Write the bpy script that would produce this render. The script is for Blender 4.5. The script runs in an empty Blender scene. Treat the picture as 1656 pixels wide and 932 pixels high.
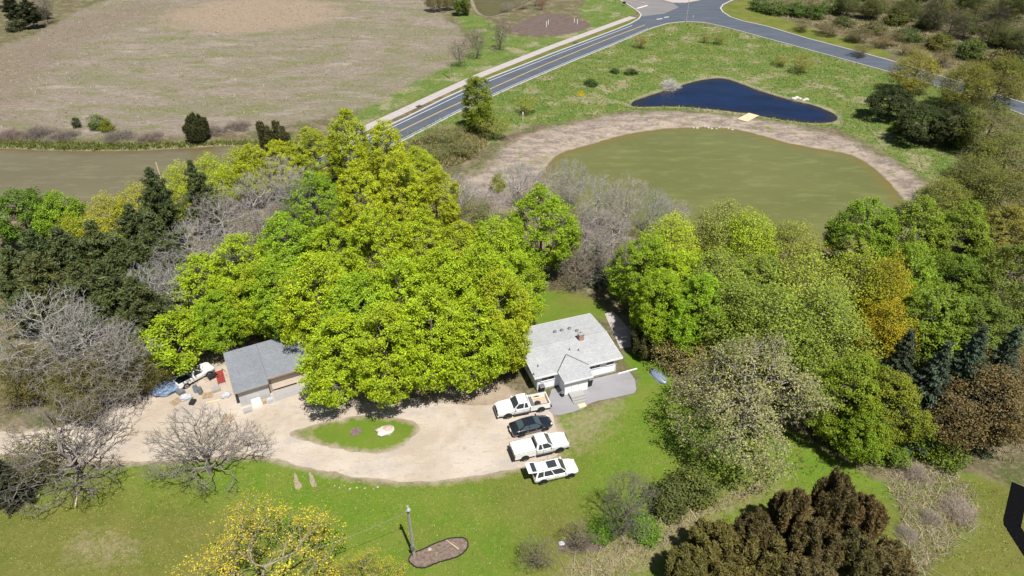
import bpy, bmesh, math, random
import numpy as np
from mathutils import Vector, Matrix

# ------------------------------------------------------------------ camera, sky, sun, exposure
scene = bpy.context.scene
CAM_H, PITCH, FOC = 56.0, math.radians(34.5), 1104.0       # drone 56 m up, 24 mm lens, tilted 34.5 deg down
cam_d = bpy.data.cameras.new("camera"); cam = bpy.data.objects.new("camera", cam_d)
scene.collection.objects.link(cam)
cam.location = (0, 0, CAM_H); cam.rotation_euler = (math.pi / 2 - PITCH, 0, 0)
cam_d.lens = 24.0; cam_d.sensor_width = 36.0; cam_d.clip_start = 0.5; cam_d.clip_end = 9000
scene.camera = cam

SUN_EL, SUN_X, SUN_Y = math.radians(62), 0.452, -0.892      # sun behind the camera and to the right
world = bpy.data.worlds.new("World"); scene.world = world; world.use_nodes = True
wn = world.node_tree; wn.nodes.clear()
sky = wn.nodes.new("ShaderNodeTexSky"); sky.sky_type = 'NISHITA'; sky.sun_disc = False
sky.sun_elevation = SUN_EL; sky.sun_rotation = math.atan2(SUN_X, SUN_Y)
bg = wn.nodes.new("ShaderNodeBackground"); bg.inputs[1].default_value = 0.05
wo = wn.nodes.new("ShaderNodeOutputWorld")
wn.links.new(sky.outputs[0], bg.inputs[0]); wn.links.new(bg.outputs[0], wo.inputs[0])
sun_d = bpy.data.lights.new("sun", 'SUN'); sun_d.energy = 4.9; sun_d.angle = math.radians(0.53); sun_d.color = (1.0, 0.955, 0.88)
sun = bpy.data.objects.new("sun", sun_d); scene.collection.objects.link(sun)
to_sun = Vector((SUN_X * math.cos(SUN_EL), SUN_Y * math.cos(SUN_EL), math.sin(SUN_EL)))
sun.rotation_euler = to_sun.to_track_quat('Z', 'Y').to_euler(); sun.location = (0, 0, 120)
vs = scene.view_settings
vs.view_transform = 'Standard'; vs.look = 'None'; vs.exposure = 0.53; vs.gamma = 1.0; vs.use_curve_mapping = False
scene.cycles.max_bounces = 6; scene.cycles.transparent_max_bounces = 4

# ------------------------------------------------------------------ helpers
COL = scene.collection
def G(px, py, z=0.0):
    """survey helper: the place at height z that the photograph shows at (px, py)"""
    a = (px - 828) / FOC; b = (466 - py) / FOC
    dy = math.cos(PITCH) + b * math.sin(PITCH); dz = -math.sin(PITCH) + b * math.cos(PITCH)
    t = (z - CAM_H) / dz
    return (a * t, dy * t)
def GL(pts, z=0.0): return [G(p[0], p[1], z) for p in pts]

def tag(o, label=None, cat=None, group=None, kind=None):
    if label: o["label"] = label
    if cat: o["category"] = cat
    if group: o["group"] = group
    if kind: o["kind"] = kind
    return o
def empty(name, loc=(0, 0, 0), rz=0.0):
    o = bpy.data.objects.new(name, None); COL.objects.link(o); o.location = loc; o.rotation_euler = (0, 0, rz)
    o.empty_display_size = 0.3
    return o
def add(name, me, mat=None, parent=None):
    o = bpy.data.objects.new(name, me); COL.objects.link(o)
    if mat is not None and not me.materials: me.materials.append(mat)
    if parent is not None: o.parent = parent
    return o
def np_mesh(name, verts, faces, mat=None, smooth=False):
    """verts (n,3); faces (m,k) same k"""
    me = bpy.data.meshes.new(name)
    verts = np.asarray(verts, dtype=np.float32); faces = np.asarray(faces, dtype=np.int32)
    m, k = faces.shape
    me.vertices.add(len(verts)); me.vertices.foreach_set("co", verts.ravel())
    me.loops.add(m * k); me.loops.foreach_set("vertex_index", faces.ravel())
    me.polygons.add(m); me.polygons.foreach_set("loop_start", np.arange(0, m * k, k, dtype=np.int32))
    me.polygons.foreach_set("loop_total", np.full(m, k, dtype=np.int32))
    if smooth: me.polygons.foreach_set("use_smooth", np.ones(m, dtype=bool))
    me.update(calc_edges=True)
    if mat is not None: me.materials.append(mat)
    return me

class MB:
    """collects boxes, prisms and tubes into one bmesh"""
    def __init__(s): s.bm = bmesh.new()
    def poly(s, pts):
        vs_ = [s.bm.verts.new(p) for p in pts]
        s.bm.faces.new(vs_); return s
    def box(s, x0, x1, y0, y1, z0, z1, M=None):
        p = [(x0, y0, z0), (x1, y0, z0), (x1, y1, z0), (x0, y1, z0), (x0, y0, z1), (x1, y0, z1), (x1, y1, z1), (x0, y1, z1)]
        if M is not None: p = [M @ Vector(q) for q in p]
        v = [s.bm.verts.new(q) for q in p]
        for f in ((0, 3, 2, 1), (4, 5, 6, 7), (0, 1, 5, 4), (1, 2, 6, 5), (2, 3, 7, 6), (3, 0, 4, 7)):
            s.bm.faces.new([v[i] for i in f])
        return s
    def prism(s, base, top):
        """two rings with the same count -> closed solid"""
        a = [s.bm.verts.new(p) for p in base]; b = [s.bm.verts.new(p) for p in top]; n = len(a)
        s.bm.faces.new(a[::-1]); s.bm.faces.new(b)
        for i in range(n): s.bm.faces.new((a[i], a[(i + 1) % n], b[(i + 1) % n], b[i]))
        return s
    def loft(s, rings, closed_ends=True):
        rs = [[s.bm.verts.new(p) for p in r] for r in rings]; n = len(rs[0])
        for a, b in zip(rs[:-1], rs[1:]):
            for i in range(n): s.bm.faces.new((a[i], a[(i + 1) % n], b[(i + 1) % n], b[i]))
        if closed_ends: s.bm.faces.new(rs[0][::-1]); s.bm.faces.new(rs[-1])
        return s
    def tube(s, p, q, r0, r1=None, n=8):
        r1 = r0 if r1 is None else r1
        p = Vector(p); q = Vector(q); d = (q - p).normalized()
        u = d.orthogonal().normalized(); w = d.cross(u)
        ring = lambda c, r: [c + (u * math.cos(2 * math.pi * i / n) + w * math.sin(2 * math.pi * i / n)) * r for i in range(n)]
        return s.loft([ring(p, r0), ring(q, r1)])
    def blob(s, c, r, sub=2, seed=0, rough=0.25):
        rg = random.Random(seed)
        g = bmesh.ops.create_icosphere(s.bm, subdivisions=sub, radius=1.0)
        for v in g['verts']:
            k = 1 + rough * (rg.random() - 0.5) * 2
            v.co = Vector((c[0] + v.co.x * r[0] * k, c[1] + v.co.y * r[1] * k, c[2] + v.co.z * r[2] * k))
        return s
    def build(s, name, mat, parent=None, bevel=0.0, smooth=False):
        bm = s.bm
        bmesh.ops.recalc_face_normals(bm, faces=bm.faces)
        if bevel > 0:
            es = [e for e in bm.edges if len(e.link_faces) == 2 and e.calc_face_angle(0) > 0.4]
            bmesh.ops.bevel(bm, geom=es, offset=bevel, segments=2, affect='EDGES', clamp_overlap=True)
        me = bpy.data.meshes.new(name); bm.to_mesh(me); bm.free()
        if smooth:
            for p in me.polygons: p.use_smooth = True
        return add(name, me, mat, parent)

def copy_tree(o, parent=None):
    c = o.copy(); COL.objects.link(c); c.parent = parent
    for ch in list(o.children): copy_tree(ch, c)
    return c

# ------------------------------------------------------------------ materials
def nd(nt, typ, ins=None, **props):
    n = nt.nodes.new(typ)
    for k, v in props.items(): setattr(n, k, v)
    for k, v in (ins or {}).items():
        if isinstance(v, bpy.types.NodeSocket): nt.links.new(v, n.inputs[k])
        else: n.inputs[k].default_value = v
    return n
def c4(c): return (c[0], c[1], c[2], 1.0)
class Nodes:
    def __init__(s, name):
        s.mat = bpy.data.materials.new(name); s.mat.use_nodes = True; s.nt = s.mat.node_tree; s.nt.nodes.clear()
        s.out = s.nt.nodes.new("ShaderNodeOutputMaterial")
        s.pos = nd(s.nt, "ShaderNodeNewGeometry").outputs["Position"]
    def obj(s): return nd(s.nt, "ShaderNodeTexCoord").outputs["Object"]
    def noise(s, scale, detail=3.0, rough=0.55, vec=None, stretch=None, rot=0.0, dist=0.0):
        v = vec if vec is not None else s.pos
        if stretch is not None:
            v = nd(s.nt, "ShaderNodeMapping", {"Vector": v, "Scale": stretch, "Rotation": (0, 0, rot)}).outputs[0]
        return nd(s.nt, "ShaderNodeTexNoise", {"Vector": v, "Scale": scale, "Detail": detail, "Roughness": rough, "Distortion": dist}).outputs[0]
    def math(s, op, a, b=0.0, c=0.0, clamp=False):
        n = nd(s.nt, "ShaderNodeMath", {0: a, 1: b, 2: c}, operation=op); n.use_clamp = clamp; return n.outputs[0]
    def mix(s, f, a, b, mode='MIX'):
        n = s.nt.nodes.new("ShaderNodeMix"); n.data_type = 'RGBA'; n.blend_type = mode; n.clamp_factor = True
        for i, v in ((0, f), (6, a), (7, b)):
            if isinstance(v, bpy.types.NodeSocket): s.nt.links.new(v, n.inputs[i])
            else: n.inputs[i].default_value = c4(v) if i > 0 else v
        return n.outputs[2]
    def ramp(s, f, lo, hi):
        return nd(s.nt, "ShaderNodeMapRange", {0: f, 1: lo, 2: hi}).outputs[0]
    def attr(s, name): return nd(s.nt, "ShaderNodeAttribute", attribute_name=name).outputs["Fac"]
    def mask(s, name, width, amp, noise):
        """soft, ragged zone edge: signed distance stored on the ground sheet (positive inside) plus noise"""
        k = s.math('MULTIPLY_ADD', s.math('SUBTRACT', noise, 0.5), 2 * amp, s.attr(name))
        return s.ramp(k, -width, width)
    def bump(s, h, strength, dist):
        return nd(s.nt, "ShaderNodeBump", {"Height": h, "Strength": strength, "Distance": dist}).outputs[0]
    def principled(s, col, rough=0.6, metal=0.0, spec=0.4, normal=None, **kw):
        ins = {"Base Color": col if isinstance(col, bpy.types.NodeSocket) else c4(col), "Roughness": rough, "Metallic": metal, "Specular IOR Level": spec}
        ins.update(kw)
        p = nd(s.nt, "ShaderNodeBsdfPrincipled", ins)
        if normal is not None: s.nt.links.new(normal, p.inputs["Normal"])
        s.nt.links.new(p.outputs[0], s.out.inputs[0]); return s.mat

def plain(name, col, rough=0.6, metal=0.0, spec=0.4, var=0.18, scale=4.0, bump=0.0, coat=0.0):
    n = Nodes(name); v = n.obj()
    f = n.noise(scale, 4, 0.6, vec=v)
    c = n.mix(f, tuple(x * (1 - var) for x in col), tuple(min(1, x * (1 + var)) for x in col))
    nr = n.bump(n.noise(scale * 6, 3, vec=v), 0.5, bump) if bump > 0 else None
    return n.principled(c, rough, metal, spec, nr, **({"Coat Weight": coat, "Coat Roughness": 0.05} if coat else {}))

M = {}
def foliage(name, transl=0.3, spread=0.62, warm=(1.13, 1.02, 0.7)):
    n = Nodes(name)
    oc = nd(n.nt, "ShaderNodeObjectInfo").outputs["Color"]
    t = n.attr("tone"); u = n.attr("clump")
    k = n.math('ADD', 1 - spread, n.math('MULTIPLY', t, 2 * spread))
    c = n.mix(1.0, oc, nd(n.nt, "ShaderNodeCombineColor", {0: k, 1: k, 2: k}).outputs[0], 'MULTIPLY')
    c = n.mix(n.ramp(u, 0.35, 1.0), c, n.mix(1.0, c, warm, 'MULTIPLY'))
    d = nd(n.nt, "ShaderNodeBsdfPrincipled", {"Base Color": c, "Roughness": 0.55, "Specular IOR Level": 0.25})
    tr = nd(n.nt, "ShaderNodeBsdfTranslucent", {"Color": c})
    mx = nd(n.nt, "ShaderNodeMixShader", {0: transl, 1: d.outputs[0], 2: tr.outputs[0]})
    n.nt.links.new(mx.outputs[0], n.out.inputs[0]); return n.mat
def bark(name):
    n = Nodes(name)
    oc = nd(n.nt, "ShaderNodeObjectInfo").outputs["Color"]
    f = n.noise(2.5, 4, vec=n.obj())
    k = n.ramp(f, 0.2, 0.8)
    return n.principled(n.mix(k, n.mix(1.0, oc, (0.6, 0.58, 0.56), 'MULTIPLY'), oc), 0.85, spec=0.2)
M['leaf'] = foliage('leaf', 0.19, 0.68)
M['needle'] = foliage('needle', 0.08, 0.5, (1.15, 1.0, 0.75))
M['bark'] = bark('bark')
M['white_paint'] = plain('white_paint', (0.78, 0.79, 0.80), 0.5, var=0.04, scale=1.5)
M['trim'] = plain('trim', (0.72, 0.73, 0.74), 0.5, var=0.05)
M['car_white'] = plain('car_white', (0.72, 0.715, 0.70), 0.28, spec=0.5, var=0.07, scale=1.2, coat=0.6)
M['car_black'] = plain('car_black', (0.012, 0.014, 0.022), 0.2, spec=0.6, var=0.1, coat=1.0)
M['glass'] = plain('glass', (0.035, 0.045, 0.05), 0.08, spec=0.7, var=0.1)
M['glass_blue'] = plain('glass_blue', (0.05, 0.075, 0.09), 0.08, spec=0.7, var=0.1)
M['tyre'] = plain('tyre', (0.018, 0.018, 0.019), 0.8, var=0.2)
M['rim'] = plain('rim', (0.45, 0.46, 0.48), 0.35, metal=0.7, var=0.1)
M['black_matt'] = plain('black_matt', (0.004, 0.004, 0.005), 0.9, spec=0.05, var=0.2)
M['earth'] = plain('earth', (0.29, 0.235, 0.175), 0.95, spec=0.1, var=0.3, scale=2)
M['dark'] = plain('dark', (0.015, 0.015, 0.017), 0.6, var=0.2)
M['chrome'] = plain('chrome', (0.55, 0.56, 0.58), 0.25, metal=0.9, var=0.05)
M['red_lamp'] = plain('red_lamp', (0.45, 0.015, 0.02), 0.2, var=0.1)
M['lamp_clear'] = plain('lamp_clear', (0.7, 0.72, 0.74), 0.12, var=0.05)
M['interior'] = plain('interior', (0.16, 0.12, 0.10), 0.8, var=0.3)
M['bed_dirty'] = plain('bed_dirty', (0.42, 0.33, 0.28), 0.8, var=0.3, scale=3)
M['concrete'] = plain('concrete', (0.30, 0.29, 0.285), 0.85, var=0.12, scale=1.2, bump=0.01)
M['concrete_warm'] = plain('concrete_warm', (0.37, 0.335, 0.325), 0.85, var=0.2, scale=0.8, bump=0.01)
M['kerb'] = plain('kerb', (0.42, 0.41, 0.39), 0.85, var=0.12, scale=0.7)
M['wood'] = plain('wood', (0.36, 0.26, 0.17), 0.8, var=0.25, scale=2)
M['wood_pale'] = plain('wood_pale', (0.55, 0.46, 0.30), 0.8, var=0.15, scale=2)
M['wood_grey'] = plain('wood_grey', (0.30, 0.28, 0.26), 0.85, var=0.25, scale=3)
M['wood_brown'] = plain('wood_brown', (0.33, 0.25, 0.21), 0.8, var=0.3, scale=2)
M['brick'] = plain('brick', (0.34, 0.20, 0.16), 0.85, var=0.3, scale=8)
M['metal_grey'] = plain('metal_grey', (0.20, 0.21, 0.22), 0.5, metal=0.5, var=0.15)
M['galv'] = plain('galv', (0.50, 0.51, 0.52), 0.45, metal=0.4, var=0.12)
M['black_plastic'] = plain('black_plastic', (0.02, 0.02, 0.022), 0.5, var=0.2)
M['red_paint'] = plain('red_paint', (0.36, 0.035, 0.03), 0.5, var=0.2)
M['blue_tarp'] = plain('blue_tarp', (0.16, 0.22, 0.33), 0.45, var=0.45, scale=3, bump=0.05)
M['white_tarp'] = plain('white_tarp', (0.40, 0.41, 0.44), 0.5, var=0.2, scale=3, bump=0.03)
M['hull'] = plain('hull', (0.20, 0.25, 0.31), 0.35, metal=0.15, var=0.35, scale=2.5)
M['rock'] = plain('rock', (0.38, 0.34, 0.29), 0.9, var=0.25, scale=2.5, bump=0.03)
M['rock_white'] = plain('rock_white', (0.50, 0.46, 0.43), 0.85, var=0.15, scale=3, bump=0.02)
M['line_white'] = plain('line_white', (0.62, 0.62, 0.60), 0.7, var=0.15, scale=0.8)
M['line_yellow'] = plain('line_yellow', (0.62, 0.42, 0.12), 0.7, var=0.15, scale=0.8)

# ------------------------------------------------------------------ the lie of the land: zones surveyed on the ground
WATER_Z = -0.45
def smooth_poly(pts, rounds=2):
    p = np.array(pts, float)
    for _ in range(rounds):                                   # Chaikin corner cutting
        q = np.roll(p, -1, 0)
        p = np.stack([0.75 * p + 0.25 * q, 0.25 * p + 0.75 * q], 1).reshape(-1, 2)
    return p
def Z(pts, z=0.0, rounds=2): return smooth_poly(GL(pts, z), rounds)
pond_left = Z([(-260, 238), (0, 241), (100, 246), (240, 245), (340, 238), (430, 236), (400, 262), (320, 300), (230, 335), (120, 352), (0, 345), (-260, 325)], WATER_Z)
pond_main = Z([(905, 250), (930, 242), (965, 233), (1005, 220), (1060, 211), (1120, 207), (1180, 208), (1225, 219), (1270, 232), (1320, 242), (1372, 250), (1402, 265), (1430, 290), (1457, 322),
               (1480, 350), (1430, 392), (1300, 412), (1100, 402), (980, 372), (905, 340), (872, 315), (874, 290), (890, 266)], WATER_Z)
pond_small = Z([(1012, 173), (1040, 158), (1075, 148), (1100, 139), (1130, 131), (1160, 126), (1187, 131), (1215, 143), (1250, 155), (1290, 165), (1325, 174), (1350, 186), (1354, 194), (1332, 200),
                (1290, 197), (1250, 191), (1200, 182), (1150, 176), (1100, 172), (1060, 172)], WATER_Z)
pond_far = Z([(752, -40), (766, 0), (773, 18), (785, 27), (808, 24), (850, 6), (905, -22), (900, -60)], WATER_Z)
field = Z([(-420, 225), (0, 226), (200, 226), (350, 216), (500, 196), (600, 176), (660, 150), (715, 125), (750, 100), (762, 78), (742, 50), (705, 14), (690, -30), (420, -60), (190, -6), (120, 20), (70, 52), (0, 78), (-420, 170)])
field_brown = Z([(255, 28), (320, 8), (430, -6), (540, 5), (560, 22), (500, 42), (400, 54), (300, 48)])
field_left = Z([(0, 80), (110, 25), (240, 0), (280, 10), (170, 55), (60, 120), (0, 230), (-120, 230), (-100, 130)])
soil = Z([(818, 50), (860, 26), (905, 20), (950, 38), (960, 44), (920, 56), (885, 58), (845, 55)])
bank = Z([(560, 255), (640, 222), (745, 178), (830, 141), (1000, 69), (1062, 42), (1110, 35), (1170, 44), (1320, 84), (1445, 119), (1560, 155), (1500, 190), (1560, 250), (1520, 310), (1440, 250), (1370, 215),
          (1352, 205), (1290, 200), (1150, 180), (1010, 176), (930, 196), (830, 206), (790, 235), (720, 268), (640, 262)])
verge = Z([(560, 238), (600, 196), (660, 168), (740, 140), (775, 118), (1000, 33), (1035, 20), (1030, 5), (985, -20), (950, 0), (930, 20), (965, 40), (900, 62), (820, 60), (800, 34), (755, 20), (735, 24), (748, 45), (775, 62), (760, 88), (700, 118), (640, 150), (560, 190)])
verge_strip = Z([(600, 225), (700, 172), (783, 123), (1000, 40), (1036, 27), (1036, 32), (1000, 47), (787, 130), (700, 178), (600, 235)], 0, 0)
verge_right = Z([(1163, 14), (1185, 2), (1220, 0), (1250, 26), (1330, 52), (1440, 82), (1440, 98), (1370, 79), (1304, 62), (1237, 42), (1184, 29)])
shore_left = Z([(-260, 222), (0, 226), (200, 232), (330, 228), (430, 224), (430, 240), (330, 244), (240, 250), (100, 251), (0, 247), (-260, 243)])
lawn = Z([(-260, 765), (0, 768), (90, 760), (230, 752), (390, 738), (470, 750), (600, 782), (700, 784), (830, 762), (900, 735), (915, 715), (890, 672), (940, 664), (1028, 640), (1034, 610), (1000, 575), (1030, 560), (1070, 585), (1100, 640),
          (1120, 660), (1200, 680), (1300, 700), (1360, 745), (1440, 790), (1560, 755), (1660, 800), (1900, 830), (1900, 1050), (900, 1150), (-260, 1150)])
lawn_back = Z([(835, 500), (850, 478), (895, 466), (950, 478), (985, 500), (985, 520), (960, 512), (850, 560), (830, 560)])
island = Z([(462, 702), (485, 692), (530, 682), (575, 672), (620, 672), (665, 680), (682, 690), (668, 712), (640, 728), (605, 735), (560, 730), (510, 718)])
drive = Z([(-260, 694), (0, 700), (95, 697), (155, 668), (205, 628), (250, 600), (270, 560), (340, 530), (365, 575), (385, 640), (480, 625), (510, 610), (560, 630), (640, 640), (730, 655), (790, 655), (845, 650), (890, 655),
           (900, 690), (912, 728), (895, 742), (850, 752), (780, 770), (690, 779), (600, 776), (520, 762), (455, 744), (400, 733), (330, 742), (230, 748), (150, 746), (90, 738), (0, 735), (-260, 733)])
yard_dirt = Z([(250, 600), (260, 520), (330, 500), (470, 520), (560, 580), (680, 600), (800, 610), (850, 655), (790, 685), (640, 690), (480, 660), (300, 680)])
dead_patch = Z([(108, 880), (150, 862), (215, 880), (225, 895), (190, 905), (140, 905), (112, 900)])
dry_strip = Z([(1010, 640), (905, 675), (900, 730), (960, 720), (990, 680)])
dry_low = Z([(880, 940), (960, 890), (1060, 840), (1180, 800), (1250, 770), (1250, 790), (1160, 830), (1080, 890), (1000, 950)])
rough_right = Z([(1420, 760), (1500, 745), (1570, 775), (1590, 830), (1560, 870), (1500, 940), (1440, 940), (1460, 850)])
mulch_patch = Z([(900, 892), (905, 875), (930, 866), (960, 868), (985, 880), (975, 895), (930, 898)])
olive_low = Z([(-200, 800), (120, 790), (330, 800), (430, 850), (420, 1000), (-200, 1000)])
olive_right = Z([(1240, 940), (1440, 820), (1560, 780), (1680, 800), (1800, 980), (1300, 1000)])
mud_left = Z([(760, 300), (775, 275), (812, 255), (838, 224), (900, 208), (1000, 186), (1100, 180), (1200, 190), (1290, 206), (1360, 222), (1440, 262), (1500, 300), (1520, 340), (1440, 400), (1100, 400), (860, 350), (790, 330)])

def sdist(poly, X, Y):
    """signed distance, positive inside"""
    P = np.stack([X.ravel(), Y.ravel()], 1); best = np.full(len(P), 1e9); inside = np.zeros(len(P), bool)
    A = poly; B = np.roll(poly, -1, 0)
    for a, b in zip(A, B):
        d = b - a; L2 = float(d @ d) + 1e-12
        t = np.clip(((P - a) @ d) / L2, 0, 1)
        e = P - a - t[:, None] * d
        best = np.minimum(best, (e * e).sum(1))
        c = (a[1] > P[:, 1]) != (b[1] > P[:, 1])
        if c.any():
            xi = a[0] + (P[:, 1] - a[1]) * d[0] / (d[1] if abs(d[1]) > 1e-12 else 1e-12)
            inside ^= c & (P[:, 0] < xi)
    s = np.sqrt(best); return np.where(inside, s, -s).reshape(X.shape)

def axis(core0, core1, step, far0, far1, grow=1.22):
    mid = list(np.arange(core0, core1 + 1e-6, step)); lo = []; s = step; v = core0
    while v > far0: s *= grow; v -= s; lo.append(v)
    hi = []; s = step; v = mid[-1]
    while v < far1: s *= grow; v += s; hi.append(v)
    return np.array(lo[::-1] + mid + hi)
gx = np.unique(np.concatenate([axis(-200, 200, 1.6, -5000, 5000), np.arange(-70, 70, 0.8)]))
gy = np.unique(np.concatenate([axis(28, 290, 1.3, -1500, 6000), np.arange(34, 100, 0.65)]))
GX, GY = np.meshgrid(gx, gy)
zones = {}
near = (np.abs(GX) < 330) & (GY > 0) & (GY < 420)
def zone(name, *polys):
    z_ = np.full(GX.shape, -50.0)
    for p in polys:
        lo = p.min(0) - 14; hi = p.max(0) + 14
        w = near & (GX > lo[0]) & (GX < hi[0]) & (GY > lo[1]) & (GY < hi[1])
        z_[w] = np.maximum(z_[w], sdist(p, GX[w], GY[w]))
    zones[name] = z_
zone("pond", pond_left, pond_main, pond_small, pond_far)
zone("mud", mud_left); zone("olive", olive_low, olive_right, dry_low); zone("field", field); zone("fieldbrown", field_brown); zone("fieldleft", field_left)
zone("soil", soil, mulch_patch); zone("bank", bank, verge, verge_strip, verge_right, shore_left); zone("verge", verge_strip, verge_right)
zone("lawn", lawn, lawn_back, island); zone("dirt", drive, yard_dirt); zone("island", island)
zone("dead", dead_patch, dry_strip, dry_low); zone("rough", rough_right)
zones["dirt"] = np.minimum(zones["dirt"], -zones["island"])
rng0 = np.random.default_rng(5)
def lumps(X, Y, wave, seed):
    r = np.random.default_rng(seed); out = np.zeros(X.shape)
    for k in range(7):
        a = r.uniform(0, 6.28); f = 6.28 / wave * r.uniform(0.6, 1.7)
        out += np.sin((X * math.cos(a) + Y * math.sin(a)) * f + r.uniform(0, 6.28))
    return out / 7
def pond_profile(sd): return np.interp(sd, [-5.0, 0.0, 5.0], [0.0, WATER_Z, -1.5])
HZ = pond_profile(zones["pond"] + 0.5 * lumps(GX, GY, 9, 3) + 0.3 * lumps(GX, GY, 3.5, 8))
quiet = np.clip((zones["field"] - 4) / 10, 0, 1)
HZ = HZ + quiet * 0.25 * lumps(GX, GY, 16, 11)
HZ = np.where(near, HZ, 0.0)
ny, nx = GX.shape
idx = np.arange(nx * ny).reshape(ny, nx)
quads = np.stack([idx[:-1, :-1], idx[:-1, 1:], idx[1:, 1:], idx[1:, :-1]], -1).reshape(-1, 4)
gme = np_mesh("ground", np.stack([GX, GY, HZ], -1).reshape(-1, 3), quads, None, True)
for k, v in zones.items():
    a = gme.attributes.new(k, 'FLOAT', 'POINT'); a.data.foreach_set("value", v.astype(np.float32).ravel())

def ground_material():
    n = Nodes("ground")
    big = n.noise(0.035, 4, 0.6); mid = n.noise(0.22, 5, 0.62); fine = n.noise(1.6, 5, 0.7); tiny = n.noise(7.0, 4, 0.75)
    streak = n.noise(0.5, 5, 0.7, stretch=(1.0, 4.0, 1.0), rot=0.5, dist=0.6)
    edge = n.noise(0.8, 5, 0.65); edge_big = n.noise(0.16, 4, 0.6)
    R = n.ramp
    # wood floor and rough ground
    c = n.mix(R(mid, 0.40, 0.60), (0.120, 0.092, 0.060), (0.080, 0.095, 0.030))
    c = n.mix(R(n.noise(0.3, 5, 0.7), 0.48, 0.64), c, (0.215, 0.180, 0.115))
    c = n.mix(R(fine, 0.50, 0.72), c, (0.245, 0.205, 0.145))
    c = n.mix(n.math('MULTIPLY', R(tiny, 0.5, 0.7), 0.6), c, (0.060, 0.055, 0.025))
    # dry field
    f = n.mix(R(streak, 0.32, 0.68), (0.135, 0.114, 0.086), (0.275, 0.232, 0.195))
    f = n.mix(R(n.noise(0.035, 4, 0.65, stretch=(1, 2.0, 1), rot=0.35), 0.44, 0.60), f, n.mix(R(streak, 0.3, 0.7), (0.115, 0.114, 0.062), (0.215, 0.192, 0.138)))
    f = n.mix(R(n.noise(0.09, 5, 0.65, stretch=(1, 2.6, 1), rot=0.35), 0.50, 0.62), f, n.mix(R(fine, 0.3, 0.7), (0.085, 0.105, 0.032), (0.19, 0.185, 0.09)))
    f = n.mix(R(n.noise(0.07, 4, 0.6, stretch=(1, 2.2, 1), rot=0.6), 0.56, 0.70), f, n.mix(R(streak, 0.3, 0.7), (0.20, 0.165, 0.145), (0.34, 0.29, 0.255)))
    f = n.mix(n.mask("fieldbrown", 5.0, 14.0, edge_big), f, n.mix(R(streak, 0.3, 0.7), (0.20, 0.15, 0.105), (0.31, 0.245, 0.185)))
    f = n.mix(n.math('MULTIPLY', n.mask("fieldleft", 6.0, 8.0, edge_big), 0.75), f, n.mix(R(streak, 0.3, 0.7), (0.10, 0.075, 0.055), (0.235, 0.19, 0.15)))
    f = n.mix(n.math('MULTIPLY', R(tiny, 0.52, 0.70), 0.55), f, (0.44, 0.38, 0.31))
    f = n.mix(n.math('MULTIPLY', R(n.noise(2.6, 4, 0.75, stretch=(1, 2.5, 1), rot=0.5), 0.54, 0.68), 0.6), f, (0.085, 0.072, 0.045))
    c = n.mix(n.mask("field", 1.5, 4.0, edge_big), c, f)
    # green banks and verges
    b = n.mix(R(mid, 0.36, 0.64), (0.055, 0.125, 0.016), (0.125, 0.155, 0.035))
    b = n.mix(R(fine, 0.5, 0.72), b, (0.25, 0.235, 0.125))
    b = n.mix(n.math('MULTIPLY', R(n.noise(0.12, 5, 0.65), 0.52, 0.62), 0.85), b, n.mix(R(fine, 0.35, 0.65), (0.17, 0.155, 0.075), (0.33, 0.29, 0.20)))
    b = n.mix(n.mask("verge", 0.4, 0.3, edge), b, n.mix(R(mid, 0.4, 0.65), (0.10, 0.13, 0.02), (0.16, 0.155, 0.045)))
    c = n.mix(n.mask("bank", 1.0, 2.0, edge_big), c, b)
    # lawn
    l = n.mix(R(mid, 0.36, 0.66), (0.092, 0.174, 0.013), (0.135, 0.186, 0.025))
    l = n.mix(n.math('MULTIPLY', n.mask("olive", 3.0, 4.0, edge_big), 0.8), l, n.mix(R(mid, 0.35, 0.65), (0.105, 0.115, 0.022), (0.165, 0.142, 0.045)))
    l = n.mix(R(n.noise(0.5, 5, 0.7), 0.52, 0.76), l, (0.145, 0.165, 0.032))
    l = n.mix(R(big, 0.46, 0.66), l, n.mix(R(mid, 0.35, 0.7), (0.115, 0.120, 0.026), (0.160, 0.145, 0.045)))
    l = n.mix(n.math('MULTIPLY', R(fine, 0.52, 0.72), 0.45), l, (0.20, 0.215, 0.055))
    l = n.mix(n.math('MULTIPLY', R(n.noise(0.28, 5, 0.72), 0.62, 0.72), 0.4), l, (0.23, 0.195, 0.095))
    l = n.mix(n.math('MULTIPLY', R(tiny, 0.55, 0.85), 0.35), l, (0.03, 0.075, 0.006))
    c = n.mix(n.mask("lawn", 0.6, 1.2, edge), c, l)
    c = n.mix(n.math('MULTIPLY', n.mask("dead", 1.2, 2.6, edge), n.math('MULTIPLY', R(fine, 0.3, 0.6), 0.8)), c, (0.27, 0.215, 0.145))
    c = n.mix(n.math('MULTIPLY', n.mask("rough", 0.8, 2.5, edge_big), R(mid, 0.46, 0.62)), c, n.mix(R(streak, 0.40, 0.68), (0.070, 0.140, 0.018), (0.22, 0.20, 0.11)))
    # bare earth
    c = n.mix(n.mask("soil", 0.4, 1.0, edge), c, n.mix(R(streak, 0.35, 0.65), (0.085, 0.062, 0.055), (0.17, 0.13, 0.115)))
    d = n.mix(R(mid, 0.35, 0.65), (0.27, 0.205, 0.145), (0.40, 0.335, 0.265))
    d = n.mix(n.math('MULTIPLY', R(fine, 0.55, 0.8), 0.6), d, (0.22, 0.165, 0.11))
    k = n.math('MULTIPLY_ADD', n.math('SUBTRACT', edge, 0.5), 2.2, n.math('ADD', n.attr("dirt"), 0.35))
    c = n.mix(R(k, -0.5, 0.5), c, d)
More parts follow.
